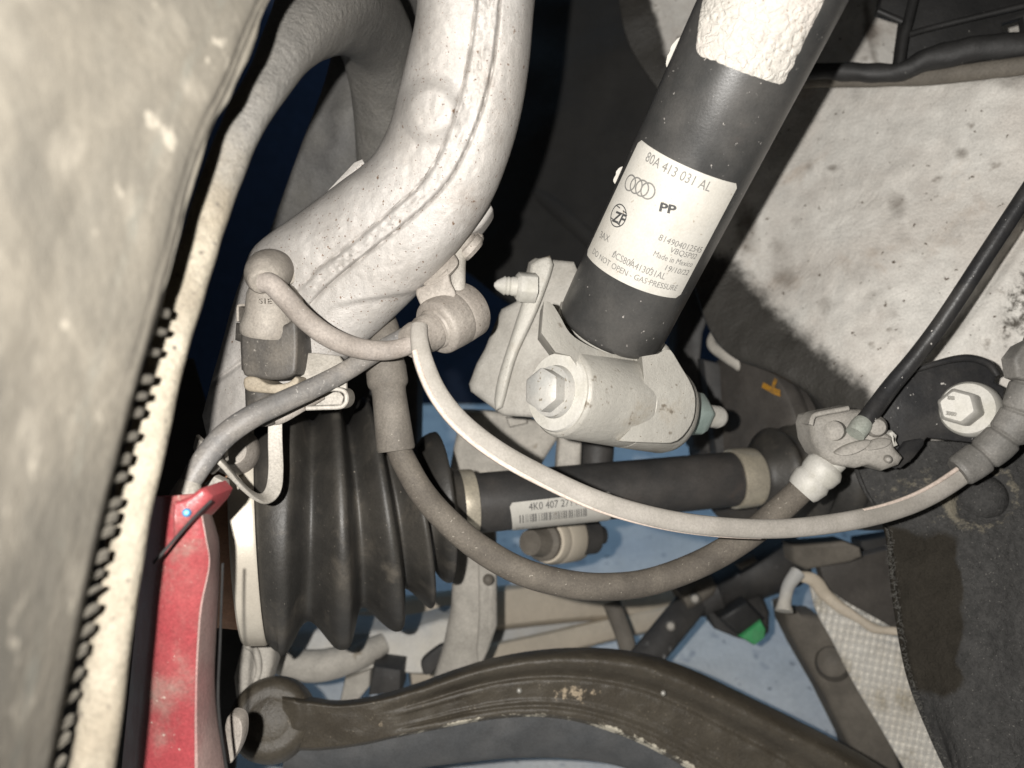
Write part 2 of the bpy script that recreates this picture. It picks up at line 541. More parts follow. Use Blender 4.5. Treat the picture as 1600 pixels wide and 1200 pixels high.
M['far_pale'] = mat('far_pale_beam', (0.48, 0.48, 0.47), (0.55, 0.52, 0.46), 12, (0.35, 0.65), 0.6, bump=((120, 0.0006),), grain=0.14)
M['far_brown'] = mat('far_dull_brown', (0.17, 0.15, 0.125), (0.23, 0.205, 0.17), 18, (0.3, 0.7), 0.7, bump=((120, 0.0006),))
M['far_dark'] = mat('far_black_part', (0.05, 0.05, 0.05), (0.08, 0.075, 0.07), 25, (0.3, 0.7), 0.6, bump=((150, 0.0005),), specks=(((0.3, 0.3, 0.3), 90, 0.70, 0.8),))
M['bush'] = mat('cream_bush', (0.62, 0.55, 0.44), (0.54, 0.48, 0.39), 30, (0.3, 0.7), 0.6, grain=0.10)
M['green'] = mat('green_connector', (0.05, 0.40, 0.13), (0.08, 0.30, 0.13), 60, rough=0.5)
M['mesh'] = mat('pale_heat_shield_foil', (0.74, 0.72, 0.67), (0.66, 0.63, 0.57), 25, (0.3, 0.7), 0.5, metal=0.1, bump=((200, 0.0003),), grain=.16, dust=((0.42, 0.38, 0.30), 30, 0.5, 0.7))
M['yellow'] = mat('yellow_paint_mark', (0.55, 0.27, 0.03), (0.30, 0.17, 0.05), 160, rough=0.6)
M['drum'] = mat('dark_steel_drum', (0.105, 0.095, 0.085), (0.14, 0.125, 0.11), 20, (0.3, 0.7), 0.55, bump=((150, 0.0004),))
M['floor'] = mat('grey_workshop_floor', (0.58, 0.60, 0.62), (0.74, 0.74, 0.72), 7, (0.35, 0.65), 0.5, bump=((60, 0.0006),), grain=.14, gs=300, specks=(((0.45, 0.47, 0.50), 40, 0.64, 0.74), ((0.30, 0.31, 0.33), 90, 0.70, 0.76)))
M['wall'] = mat('navy_workshop_wall', (0.010, 0.018, 0.040), (0.014, 0.024, 0.05), 5, (0.3, 0.7), 0.7)


# ================================================================== the setting
def quad_sheet(pts, thick_dir):
    bm = bmesh.new()
    a = [bm.verts.new(p) for p in pts]
    b = [bm.verts.new(p + thick_dir) for p in pts]
    bm.faces.new(a)
    bm.faces.new(list(reversed(b)))
    for i in range(4):
        bm.faces.new((a[i], b[i], b[(i + 1) % 4], a[(i + 1) % 4]))
    bmesh.ops.recalc_face_normals(bm, faces=bm.faces)
    return bm


structure('floor', quad_sheet([Vector((-3, -1.5, 0)), Vector((3, -1.5, 0)), Vector((3, 3.0, 0)), Vector((-3, 3.0, 0))], Vector((0, 0, -0.05))), M['floor'])
WY = P(700, 628, 1.34).y
structure('workshop_wall', quad_sheet([Vector((-3, WY, 0.002)), Vector((3, WY, 0.002)), Vector((3, WY, 2.2)), Vector((-3, WY, 2.2))], Vector((0, 0.05, 0))), M['wall'])

# ================================================================== car body round the wheel well
# white inner wheel-house panel with its underseal
def seg_side(line):
    """signed distance in pixels to a polyline, positive on its right/lower side"""
    def f(x, y):
        best, sg = 1e9, 1
        for (x0, y0), (x1, y1) in zip(line, line[1:]):
            dx, dy = x1 - x0, y1 - y0
            t = max(0, min(1, ((x - x0) * dx + (y - y0) * dy) / (dx * dx + dy * dy)))
            ex, ey = x - x0 - t * dx, y - y0 - t * dy
            q = math.hypot(ex, ey)
            if q < best:
                best = q
                sg = 1 if dx * (y - y0) - dy * (x - x0) > 0 else -1
        return best * sg
    return f


coat_line = seg_side([(1060, 372), (1135, 410), (1190, 470), (1240, 520), (1300, 570), (1350, 610), (1400, 672), (1500, 705), (1700, 720)])
crease = seg_side([(1600, 360), (1530, 460), (1450, 560), (1380, 650)])


def coat_fn(x, y):
    return sm(-60, 46, coat_line(x, y))


def stain_fn(x, y):
    r_, s_ = x * .78 - y * .62, x * .62 + y * .78
    v = (.16 + .42 * noise.noise(Vector((r_ * .020, s_ * .007, 4.0))) + .2 * noise.noise(Vector((x * .05, y * .05, 7.0)))) * sm(1560, 1380, x) * sm(180, 330, y)
    for cx, cy, rx, ry, a in ((1165, 350, 26, 60, .62), (1215, 385, 22, 26, .5), (1245, 345, 14, 14, .45), (1265, 262, 9, 20, .45), (1300, 262, 16, 7, .6), (1400, 320, 22, 30, .55), (1340, 420, 40, 30, .40),
                              (1225, 430, 34, 40, .5), (1290, 480, 26, 30, .42), (1500, 240, 16, 12, .5), (1350, 120, 160, 14, .5), (1590, 130, 60, 20, .4), (1500, 370, 9, 14, .5), (1180, 240, 30, 30, .2)):
        q = ((x - cx) / rx) ** 2 + ((y - cy) / ry) ** 2
        v = max(v, a * 1.15 * math.exp(-q * 0.8))
    return v


def crust_fn(x, y):
    q = sm(0, 70, crease(x, y) * -1)
    return 0.34 * q * sm(640, 420, y) + 0.25 * sm(1500, 1600, x) * sm(640, 560, y) * sm(330, 400, y)


def panel_disp(x, y):
    d = 0.0035 * n3(x, y, 0.008, 3) + 0.0010 * n3(x, y, 0.035, 9)
    c = crease(x, y)
    d += 0.006 * math.exp(-(c / 14) ** 2) + 0.004 * sm(0, -60, c)
    d += 0.006 * math.exp(-((y - 118 + (x - 1300) * .02) / 10) ** 2)
    return d


wh = thing('wheel_house', 'dirty white painted inner wheel house with black underseal along its lower edge', 'car body', (1400, 600, .5))
part('panel', patch([
    [(1060, 108, .585), (1240, 128, .56), (1420, 125, .50), (1700, 82, .43)],
    [(1040, 250, .590), (1200, 250, .56), (1420, 250, .495), (1700, 250, .43)],
    [(1075, 400, .575), (1200, 400, .55), (1400, 400, .485), (1700, 400, .43)],
    [(1105, 505, .560), (1210, 500, .53), (1400, 500, .472), (1700, 500, .43)],
    [(1150, 560, .545), (1240, 575, .51), (1400, 580, .465), (1700, 580, .43)],
    [(1250, 600, .520), (1300, 640, .49), (1420, 650, .455), (1700, 650, .43)],
    [(1300, 690, .510), (1330, 720, .48), (1450, 740, .450), (1700, 740, .435)],
], 150, 130, 0.003, panel_disp, {'coat': coat_fn, 'stain': stain_fn, 'crust': crust_fn}), M['panel'], wh)
part('flange', tube([(1200, 130, .55, 12), (1290, 124, .525, 12), (1400, 122, .50, 13), (1500, 115, .475, 14), (1700, 88, .43, 15)], 50, 14, flat=0.8, wob=0.0006), M['far_brown'], wh, 'brown dust covered seam flange')
part('stained_panel', patch([
    [(960, -60, .66), (1200, -60, .62), (1400, -60, .60), (1750, -60, .58)],
    [(980, 60, .66), (1200, 60, .62), (1400, 60, .60), (1750, 60, .58)],
    [(1035, 150, .66), (1200, 150, .62), (1400, 150, .60), (1750, 150, .58)]], 60, 20, 0.002,
    lambda x, y: 0.004 * n3(x, y, .02, 2), {'stain': lambda x, y: 0.62 * math.exp(-((x - 1355 - (y - 20) * .2) / 9) ** 2) + 0.4 * math.exp(-((x - 1360) / 30) ** 2 - ((y - 50) / 14) ** 2) + .08, 'coat': lambda x, y: 1 - sm(1005, 1030, x - max(0, y) * .28), 'crust': lambda x, y: 0.0}),
    M['panel'], wh, 'stained white panel above the flange')

# black plastic liner frame, top right
fr = thing('liner_frame', 'black plastic ribbed frame above the white panel at the top right', 'plastic frame', (1500, 90, .5))
part('web', slab([(1385, -40), (1750, -40), (1750, 96), (1610, 92), (1600, 26), (1566, 36), (1570, 54), (1568, 88), (1480, 96), (1400, 104), (1410, 30), (1373, 19)],
                 ((1300, 0, .50), (1700, 0, .47), (1400, 100, .49)), 0.006, 0.0012), M['plastic'], fr)
part('rib', tube([(1415, 55, .482, 5), (1470, 40, .478, 5), (1620, 4, .462, 5)], 16, 10), M['plastic'], fr)
part('rib', tube([(1405, 110, .482, 8), (1412, 60, .482, 8), (1420, 30, .482, 8), (1434, -30, .482, 8)], 16, 10), M['plastic'], fr)
part('rib', tube([(1372, 17, .485, 5), (1410, 34, .482, 5)], 8, 10), M['plastic'], fr)
part('edge_strip', tube([(1190, 112, .515, 12), (1290, 111, .50, 13), (1400, 112, .483, 14), (1450, 92, .475, 17), (1520, 78, .465, 20), (1600, 72, .455, 21), (1720, 68, .44, 21)], 60, 14, flat=.7, wob=0.0012), M['plastic'], fr)

# dark arch lining in the background
lin = thing('arch_lining', 'dark ribbed wheel arch lining in the shade behind the strut', 'arch lining', (930, 300, .72))
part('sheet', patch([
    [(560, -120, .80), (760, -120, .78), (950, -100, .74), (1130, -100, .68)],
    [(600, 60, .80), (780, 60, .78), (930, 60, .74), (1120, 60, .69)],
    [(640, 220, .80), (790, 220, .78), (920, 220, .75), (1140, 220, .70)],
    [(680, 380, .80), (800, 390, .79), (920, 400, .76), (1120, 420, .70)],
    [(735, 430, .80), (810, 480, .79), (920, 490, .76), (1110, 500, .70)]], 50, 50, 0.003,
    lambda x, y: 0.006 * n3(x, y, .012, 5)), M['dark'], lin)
part('light_block_roof', rings_bm([[Vector((x, y, z + .06 * math.sin(1.2 * x + .4))) for x in (-.75, -.4, 0, .4, .85)] + [Vector((x, y + dy, z + .06 * math.sin(1.2 * x + .4) + .006)) for x in (.85, .4, 0, -.4, -.75)]  # arch top out of view, added to block the workshop light
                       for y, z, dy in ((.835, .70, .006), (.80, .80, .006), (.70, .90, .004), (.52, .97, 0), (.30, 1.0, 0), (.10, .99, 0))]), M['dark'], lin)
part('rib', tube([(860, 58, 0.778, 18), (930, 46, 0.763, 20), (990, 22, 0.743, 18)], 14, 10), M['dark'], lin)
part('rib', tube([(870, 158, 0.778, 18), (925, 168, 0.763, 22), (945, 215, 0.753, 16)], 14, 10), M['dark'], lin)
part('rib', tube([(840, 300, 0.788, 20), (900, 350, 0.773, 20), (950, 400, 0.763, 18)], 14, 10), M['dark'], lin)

# dark hardware right of the strut
dk = thing('axle_mount', 'dark grimy mount with a pale hooked rod between strut and white panel', 'mount', (1100, 560, .64))
part('plate', slab([(1075, 395), (1125, 395), (1118, 470), (1100, 520), (1095, 570), (1118, 620), (1130, 720), (1085, 700), (1070, 600), (1052, 560), (1062, 480)], ((1050, 400, .62), (1150, 400, .60), (1100, 700, .62)), 0.03, 0.004), M['far_dark'], dk)
part('block', slab([(1098, 560), (1150, 572), (1158, 640), (1152, 720), (1120, 720), (1108, 640)], .60, 0.03, 0.004), M['far_dark'], dk)
part('hook', tube([(1118, 515, .595, 6), (1112, 538, .59, 8), (1135, 556, .585, 10), (1160, 575, .58, 9), (1175, 600, .58, 7)], 24, 12), M['far_alu'], dk, 'pale hooked rod')

# ================================================================== splash liner of felt, lower right
felt_edge = [(1388, 826), (1394, 880), (1402, 940), (1412, 1000), (1424, 1060), (1440, 1110), (1462, 1160), (1500, 1230)]


def felt_left(y):
    for (x0, y0), (x1, y1) in zip(felt_edge, felt_edge[1:]):
        if y <= y1:
            return x0 + (x1 - x0) * (y - y0) / (y1 - y0)
    return felt_edge[-1][0]


damp = lambda x, y: sm(1530, 1475, x + 16 * n3(x, y, .02)) * sm(1125, 1050, y + 20 * n3(x, y, .015, 3)) * sm(790, 880, y + 20 * n3(x, y, .015, 5))
mud = lambda x, y: 0.46 * math.exp(-((y - 770) / 50) ** 2 - ((x - 1440) / 90) ** 2) + 0.40 * math.exp(-(abs(math.hypot(x - 1535, (y - 780) * 1.1) - 52) / 15) ** 2) + 0.30 * math.exp(-((y - 690) / 40) ** 2 - ((x - 1580) / 60) ** 2)
fl = thing('splash_liner', 'dark grey felt splash liner with a damp patch, torn edge and buried fastener', 'splash liner', (1500, 950, .43))
rows = []
for y, dl, dr in ((690, .452, .425), (760, .445, .415), (830, .44, .405), (940, .43, .395), (1060, .42, .385), (1160, .41, .375), (1240, .405, .37)):
    xl = felt_left(y) if y >= 826 else {690: 1330, 760: 1352}[y]
    rows.append([(xl, y, dl + .006), (xl + 14, y, dl), (1520, y, (dl + dr) / 2 - .004), (1720, y, dr)])
part('felt', patch(rows, 130, 170, 0.006, lambda x, y: 0.0022 * n3(x, y, .02, 1) + .0007 * n3(x, y, .11, 4) + .0022 * sm(56, 30, math.hypot(x - 1535, (y - 780) * 1.1)), {'damp': damp, 'mud': mud}), M['felt'], fl)
part('fastener', plathe((1533, 776, .4195), (1535, 779, .440), ((0, 8), (.02, 22), (.10, 30), (.3, 36), (1, 38)), 28), M['felt'], fl, 'grey disc fastener sunk in the felt')
bm = bmesh.new()                                        # frayed fibres along the torn edge, past counting
for i in range(900):
    y = random.uniform(826, 1215)
    x = felt_left(y) + random.uniform(-3, 10)
    d = .445 - (y - 826) / 400 * .033 + random.uniform(-.003, .0035)
    a = random.uniform(0, 6.28)
    ln = random.uniform(3, 9)
    q = [(x, y), (x + math.cos(a) * ln * .5 - 1, y + math.sin(a) * ln * .5), (x + math.cos(a) * ln - 2.5, y + math.sin(a) * ln)]
    pr = None
    for k, (qx, qy) in enumerate(q):
        p = P(qx, qy, d - .001 * k)
        hw = .00016 * (1.1 - .45 * k)
        cr = [bm.verts.new(p + RT * hw), bm.verts.new(p + UP * hw - RT * hw * .5), bm.verts.new(p - UP * hw - RT * hw * .5)]
        if pr:
            for m_ in range(3):
                bm.faces.new((pr[m_], pr[(m_ + 1) % 3], cr[(m_ + 1) % 3], cr[m_]))
        pr = cr
part('frayed_edge', bm, M['fuzz'], fl, kind='stuff')

# ================================================================== the wheel, far left
def band(x, y):
    return .45 * math.exp(-((tyre_q(x, y) - 60) / 26) ** 2)


def tyre_q(x, y):
    for (x0, y0, _), (x1, y1, _) in zip(tedge, tedge[1:]):
        if y0 <= y <= y1:
            return x0 + (x1 - x0) * (y - y0) / (y1 - y0) - x
    return 400


def tyre_disp(x, y):
    q = tyre_q(x, y)
    return .0005 * n3(x, y, .02, 2) + .00012 * math.sin(y * .62 + x * .1) * sm(130, 90, q) * sm(5, 25, q) * sm(820, 880, y)


wl = thing('car_wheel', 'big dusty tyre and pale rim seen edge on beside the red caliper', 'wheel', (150, 700, .17))
tedge = [(424, -40, .222), (390, 30, .214), (346, 133, .206), (313, 205, .201), (281, 300, .197), (256, 400, .193), (232, 490, .188), (199, 600, .184), (161, 745, .180), (147, 800, .178), (103, 1000, .174), (80, 1110, .172), (54, 1240, .170)]
rows = []
for x, y, d in tedge:
    xl = -260
    rows.append([(xl, y, d * .56), (xl + (x - xl) * .35, y, d * .62), (xl + (x - xl) * .7, y, d * .80), (x - 16, y, d * .955), (x, y, d), (x + 2, y, d + .012), (x - 40, y, d + .03)])
part('tyre', patch(rows, 110, 90, 0.004, tyre_disp, {'band': band}), M['tyre'], wl)
ty = [o for o in wl.children if o.name.startswith('tyre')][0]
lug = None
for i, (x, y, d) in enumerate(cat(tedge, 400)):
    pass
lugs = [(x, y, d) for x, y, d in cat(tedge, 400) if y > 482]
yy = 0.0
while yy < .985:
    x, y, d = lugs[int(yy * len(lugs))]
    h1, h2, w1 = random.uniform(3, 9), random.uniform(4, 10), random.uniform(-1, 4)
    q = [(x - 8, y - h1), (x + w1 - 3, y - h1), (x + w1, y - h1 * .4), (x + w1 - 3, y + h2 * .7), (x - 2, y + h2), (x - 10, y + h2)]
    part('tread_lug', slab(q, d + random.uniform(.003, .007), 0.012, .0009, 2, 12), M['tyre'], ty)
    yy += random.uniform(.030, .058)
part('bead_lip', tube([(434, -40, .2235, 8), (400, 30, .2155, 8), (356, 133, .2075, 8), (322, 205, .2025, 7), (289, 300, .1985, 7), (263, 400, .1945, 6), (241, 482, .1895, 4)], 90, 10, flat=.8, wob=.0016), M['tyre'], ty)
bm = tube([(120, 1320, .196, 36), (144, 1200, .199, 33), (172, 1000, .206, 31), (206, 800, .213, 29), (232, 690, .218, 28), (257, 575, .223, 27), (307, 400, .234, 28), (338, 300, .242, 29), (378, 200, .252, 30), (420, 128, .266, 33), (462, 58, .290, 46), (518, 6, .345, 70), (578, 44, .42, 58), (600, 140, .47, 48), (604, 300, .52, 40)],
                 170, 28, flat=1.0, power=2.6, wob=.0003)
bm.verts.ensure_lookup_table()
ly_ = bm.verts.layers.float.new('bare')
for v_ in bm.verts:
    v_[ly_] = .85 * sm(84, 118, v_.index // 28)
part('rim', bm, M['rim'], wl)
part('barrel', patch([[(535, -20, .50), (590, -20, .50), (680, -10, .52)], [(512, 110, .49), (575, 110, .49), (680, 130, .51)], [(462, 250, .50), (545, 250, .50), (680, 260, .52)], [(415, 380, .52), (500, 370, .52), (680, 380, .53)]], 30, 30, .004,
                     lambda x, y: .003 * n3(x, y, .02, 6)), M['barrel'], wl)

# ================================================================== steering knuckle
KST = [  # left edge, right edge, distance of the axis, half depth
    ((655, -60), (842, -60), .315, .030), ((650, 20), (834, 20), .320, .030), ((639, 75), (827, 100), .326, .030), ((624, 135), (815, 175), .332, .030), ((608, 195), (796, 245), .338, .031),
    ((580, 245), (766, 318), .344, .031), ((530, 285), (718, 388), .350, .031), ((470, 330), (660, 452), .357, .030), ((398, 384), (598, 512), .364, .028), ((378, 432), (515, 585), .370, .025),
    ((362, 480), (455, 640), .374, .022), ((346, 540), (392, 668), .377, .018), ((330, 596), (352, 690), .380, .012), ((316, 650), (330, 712), .383, .006)]
flat_ = cat([(a[0], a[1], b[0], b[1], d, h) for a, b, d, h in KST], 190)
rings = []
NU = 110
for i, (lx, ly, rx, ry, d, h) in enumerate(flat_):
    s = i / 189
    u1, u2 = .50 - .09 * sm(.15, .6, s), .705 - .165 * sm(.15, .6, s)
    ring = []
    for k in range(NU):                                   # the face towards us
        u = .5 - .5 * math.cos(math.pi * (k / (NU - 1)))
        u = .35 * u + .65 * k / (NU - 1)
        x, y = lx + (rx - lx) * u, ly + (ry - ly) * u
        e = abs(2 * u - 1)
        z = -h * (1 - e ** 3.4) ** .5 * .8 if e < 1 else 0
        wv = .012 * n3(s * 40, 0, 1.0, 2)
        fade = 1 - sm(.66, .72, s)
        z += fade * (.0015 * math.exp(-((u - u1 - wv) / .008) ** 2) + .0020 * math.exp(-((u - u2 + wv * .4) / .011) ** 2) - .0018 * sm(u1 - .005, u1 + .03, u) * (1 - sm(u2 - .02, u2 + .005, u)))
        z += fade * .0013 * sm(u1, u1 + .03, u) * (1 - sm(u2 - .05, u2, u)) * n3(s * 200, u * 24, 1, 8)
        bx, by = x - 674, y - 172
        q = math.hypot(bx * 1.0, by * .98)
        z -= .0048 * (1 - sm(26, 58, q + 4 * n3(x, y, .03)))
        z += .0004 * n3(x, y, .09, 1)
        z += .0022 * sm(0, 6, (y - 455) + (x - 640) * .16) * (1 - sm(6, 70, (y - 455) + (x - 640) * .16)) * sm(500, 560, x)
        z += .003 * math.exp(-(((x - 330) * .72 + (y - 600)) / 4.5) ** 2) * sm(420, 390, x)
        ring.append(P(x, y, d + z))
    for k in range(1, 24):                                # and the side turned away
        u = 1 - k / 24
        x, y = lx + (rx - lx) * u, ly + (ry - ly) * u
        e = abs(2 * u - 1)
        ring.append(P(x, y, d + h * (1 - e ** 2.4) ** .5))
    rings.append(ring)
kn = thing('steering_knuckle', 'thick curved pale aluminium steering knuckle with casting seam and round boss', 'steering knuckle', (600, 350, .36))
part('neck', rings_bm(rings), M['alu'], kn, sharp=60)
part('backing_plate', slab([(330, 650), (460, 560), (560, 548), (650, 545), (654, 600), (652, 720), (560, 740), (420, 760)], .57, .03, .004), M['far_dark'], kn, 'dark plate filling the gap behind the hose sleeve')  # dark plate added to fill the gap behind the sleeve
part('tab', slab([(505, 302), (552, 252), (566, 246), (572, 256), (520, 315)], .352, .012, .002), M['alu'], kn)

# ================================================================== damper with its labels
class Cyl:
    def __init__(s, a, b, r):
        s.p, q = P(*a), P(*b)
        s.ax = (q - s.p).normalized()
        s.L = (q - s.p).length
        s.r = r
        h = s.p + s.ax * s.L * .5 - CAM
        h = h - s.ax * h.dot(s.ax)
        s.n0 = (-h).normalized()
        s.n1 = s.n0.cross(s.ax)
        if s.n1.dot(RT) < 0:
            s.n1 = -s.n1

    def pt(s, u, v, e=0.0):
        a = u / s.r
        return s.p + s.ax * v + (s.n0 * math.cos(a) + s.n1 * math.sin(a)) * (s.r + e)

    def uv(s, x, y):
        d = (P(x, y, 1) - CAM).normalized()
        o = CAM - s.p
        dp = d - s.ax * d.dot(s.ax)
        op = o - s.ax * o.dot(s.ax)
        A, B, C = dp.dot(dp), 2 * dp.dot(op), op.dot(op) - s.r ** 2
        t = (-B - math.sqrt(max(0, B * B - 4 * A * C))) / (2 * A)
        h = o + d * t
        return math.atan2(h.dot(s.n1), h.dot(s.n0)) * s.r, h.dot(s.ax)


DA = Cyl((957, 506, .384), (1205, 0, .3065), .0272)


def on_cyl(c, quad, nu, nv, e, thick=.00025, disp=None, corner=0):
    """a sticker on a cylinder: quad = four pixel corners (tl, tr, br, bl), each edge straight along the wrapped surface"""
    tl, tr, br, bl = [Vector(c.uv(*q)) for q in quad]
    bm = bmesh.new()
    g, k_ = [], []
    for j in range(nv):
        t = j / (nv - 1)
        a, b = [], []
        for i in range(nu):
            s = i / (nu - 1)
            s2 = s
            if corner:                                    # rounded corners
                dd = min(t, 1 - t) * (tl - bl).length
                ins = corner - math.sqrt(max(0, corner ** 2 - (corner - min(dd, corner)) ** 2))
                f = ins / (tr - tl).length
                s2 = f + s * (1 - 2 * f)
            q = (tl * (1 - s2) + tr * s2) * (1 - t) + (bl * (1 - s2) + br * s2) * t
            ee = e
            if disp:
                dq = disp(s, t)
                q = q + Vector((dq[0], dq[1]))
                ee += dq[2]
            a.append(bm.verts.new(c.pt(q.x, q.y, ee + thick)))
            b.append(bm.verts.new(c.pt(q.x, q.y, e - .0004)))
        g.append(a)
        k_.append(b)
    for j in range(nv - 1):
        for i in range(nu - 1):
            bm.faces.new((g[j][i], g[j][i + 1], g[j + 1][i + 1], g[j + 1][i]))
    for i in range(nu - 1):
        bm.faces.new((g[0][i], k_[0][i], k_[0][i + 1], g[0][i + 1]))
        bm.faces.new((g[-1][i], g[-1][i + 1], k_[-1][i + 1], k_[-1][i]))
    for j in range(nv - 1):
        bm.faces.new((g[j][0], g[j + 1][0], k_[j + 1][0], k_[j][0]))
        bm.faces.new((g[j][-1], k_[j][-1], k_[j + 1][-1], g[j + 1][-1]))
    bmesh.ops.recalc_face_normals(bm, faces=bm.faces)
    return bm


def text_polys(body, size=1.0, shear=0.0, bold=0.0):
    cu = bpy.data.curves.new('lettering', 'FONT')
    cu.body = body
    cu.size = size
    cu.shear = shear
    cu.offset = bold
    cu.resolution_u = 3
    o = bpy.data.objects.new('lettering', cu)
    COL.objects.link(o)
    bpy.context.view_layer.update()
    me = bpy.data.meshes.new_from_object(o)
    vs = [tuple(v.co) for v in me.vertices]
    fs = [tuple(p.vertices) for p in me.polygons]
    bpy.data.objects.remove(o)
    bpy.data.meshes.remove(me)
    bpy.data.curves.remove(cu)
    return vs, fs


def text_on(c, body, start, end, hpx, e=.0006, shear=0.0, bold=0.0):
    """lettering wrapped on a cylinder from the pixel start to the pixel end of its baseline"""
    a, b = Vector(c.uv(*start)), Vector(c.uv(*end))
    vs, fs = text_polys(body, 1.0, shear, bold)
    x0, x1 = min(v[0] for v in vs), max(v[0] for v in vs)
    y1 = max(v[1] for v in vs)
    dr = (b - a)
    hh = hpx * .34 / FP                                    # letter height in metres at the label
    up = Vector((-dr.y, dr.x)).normalized()
    bm = bmesh.new()
    V = []
    for x, y, z in vs:
        q = a + dr * ((x - x0) / (x1 - x0)) + up * (y / y1 * hh)
        V.append(bm.verts.new(c.pt(q.x, q.y, e)))
    for f in fs:
        try:
            bm.faces.new([V[i] for i in f])
        except ValueError:
            pass
    return bm


def strokes_on(c, lines, wpx, e=.0006, scale=.34):
    """pen strokes (lists of pixel points) wrapped on a cylinder"""
    bm = bmesh.new()
    hw = wpx * scale / FP / 2
    for ln in lines:
        q = [Vector(p) for p in ln]
        pr = None
        for i, p in enumerate(q):
            t = (q[min(i + 1, len(q) - 1)] - q[max(i - 1, 0)])
            if len(q) > 3 and (q[0] - q[-1]).length < 1e-7:
                t = q[(i + 1) % (len(q) - 1)] - q[(i - 1) % (len(q) - 1)]
            t.normalize()
            n = Vector((-t.y, t.x)) * hw
            cr = (bm.verts.new(c.pt(p.x + n.x, p.y + n.y, e)), bm.verts.new(c.pt(p.x - n.x, p.y - n.y, e)))
            if pr:
                bm.faces.new((pr[0], pr[1], cr[1], cr[0]))
            pr = cr
    return bm


def circ(cx, cy, rx, n=40):
    return [(cx + rx * math.cos(2 * math.pi * i / n), cy + rx * math.sin(2 * math.pi * i / n)) for i in range(n + 1)]


da = thing('shock_absorber', 'black tubular shock absorber leaning right with two white labels', 'shock absorber', (957, 506, .384))
top = DA.p + DA.ax * (DA.L * 1.25)
part('tube', lathe(DA.p - DA.ax * .004, top, ((0, .0225), (0, .0245), (.008, .0263), (.02, DA.r), (1, DA.r), (1, .02)), 96), M['strut'], da)
lb = part('label_sticker', on_cyl(DA, ((1001, 217), (1154, 287), (1060, 465), (917, 396)), 40, 30, .0001, corner=.002), M['label'], da, 'white printed part label')
for body, s, e_, h, mm, bold in (
        ('80A 413 031 AL', (1009, 251), (1107, 299), 14.5, 'ink', 0), ('PP', (1030, 329), (1055, 334), 13, 'ink_dark', .035),
        ('814904012545', (1028, 374), (1093, 394), 10, 'ink', 0), ('VBQ5P02', (1045, 393), (1085, 404), 9, 'ink', 0), ('Made in Mexico', (1020, 399), (1079, 416), 9, 'ink', 0),
        ('19/10/22', (1038, 421), (1073, 429), 9, 'ink', 0), ('3AX', (938, 371), (952, 379), 11, 'ink', 0),
        ('0CS80A413031AL', (957, 401), (1037, 436), 11, 'ink', 0), ('DO NOT OPEN - GAS PRESSURE', (927, 396), (1055, 453), 9.5, 'ink', 0)):
    part('printed_text', text_on(DA, body, s, e_, h, bold=bold), M[mm], lb)
cs = [DA.uv(986 + 9.0 * i, 286 + 4.1 * i) for i in range(4)]
part('ring_logo', strokes_on(DA, [circ(u, v, .0033) for u, v in cs], 2.3), M['ink'], lb)
u, v = DA.uv(967, 337)
z0 = [circ(u, v, .0049), [(u - .0036, v + .0031), (u + .0041, v + .0031)], [(u - .0041, v - .0030), (u + .0036, v - .0030)]]
part('round_logo', strokes_on(DA, z0, 1.8), M['ink_dark'], lb)
part('round_logo_letters', text_on(DA, 'ZF', (957, 345), (977, 353), 17, shear=.25, bold=.03), M['ink_dark'], lb)
# the slashes through the zeros of the code line
sl = []
for cx, cy in ((960, 396), (987, 407.5), (1015, 421)):
    a, b = Vector(DA.uv(cx - 3, cy + 5)), Vector(DA.uv(cx + 4.5, cy - 4))
    sl.append([tuple(a), tuple(b)])
part('zero_slash', strokes_on(DA, sl, 1.1), M['ink'], lb, kind='stuff')


def crumple(s, t):
    e = .0010 * abs(n3(s * 9, t * 6, 1, 3)) + .0006 * abs(n3(s * 22, t * 14, 1, 5))
    ed = max(sm(.03, 0, s), sm(.97, 1, s), sm(.97, 1, t), sm(.03, 0, t))
    return (.0007 * n3(s * 1.2, t * 11, 1, 4) * (sm(.12, 0, s) + sm(.85, 1, s)), .0006 * n3(s * 12, 1, 1, 8) * sm(.88, 1, t), e * (1 - .6 * ed))


part('blank_label', on_cyl(DA, ((1110, -40), (1293, -12), (1222, 133), (1088, 84)), 90, 70, .0001, disp=crumple, corner=.003), M['blank'], da, 'crazed blank white label')
for a in ((1045, 90), (957, 290)):                        # the far edges of stickers that wrap round the back
    u0, v0 = DA.uv(a[0] + 14, a[1])
    bm = bmesh.new()
    pr = None
    for j in range(13):
        vv = v0 + (.0085 if a[1] > 200 else .0125) * (j / 12 - .5)
        ow = .0016 + .0006 * n3(j, a[0], .5)
        cr = []
        ang = -1.62
        for k in range(5):
            cr.append(bm.verts.new(DA.pt((ang - .05 * k) * DA.r, vv, .0004 + ow * math.sin(math.pi * j / 12) ** .5 * (1 if k < 3 else .6))))
        cr.append(bm.verts.new(DA.pt((ang - .22) * DA.r, vv, -.0005)))
        cr.append(bm.verts.new(DA.pt((ang + .02) * DA.r, vv, -.0005)))
        if pr:
            for k in range(7):
                bm.faces.new((pr[k], pr[(k + 1) % 7], cr[(k + 1) % 7], cr[k]))
        else:
            bm.faces.new(cr)
        pr = cr
    bm.faces.new(list(reversed(pr)))
    bmesh.ops.recalc_face_normals(bm, faces=bm.faces)
    part('sticker_edge', bm, M['label'], da)

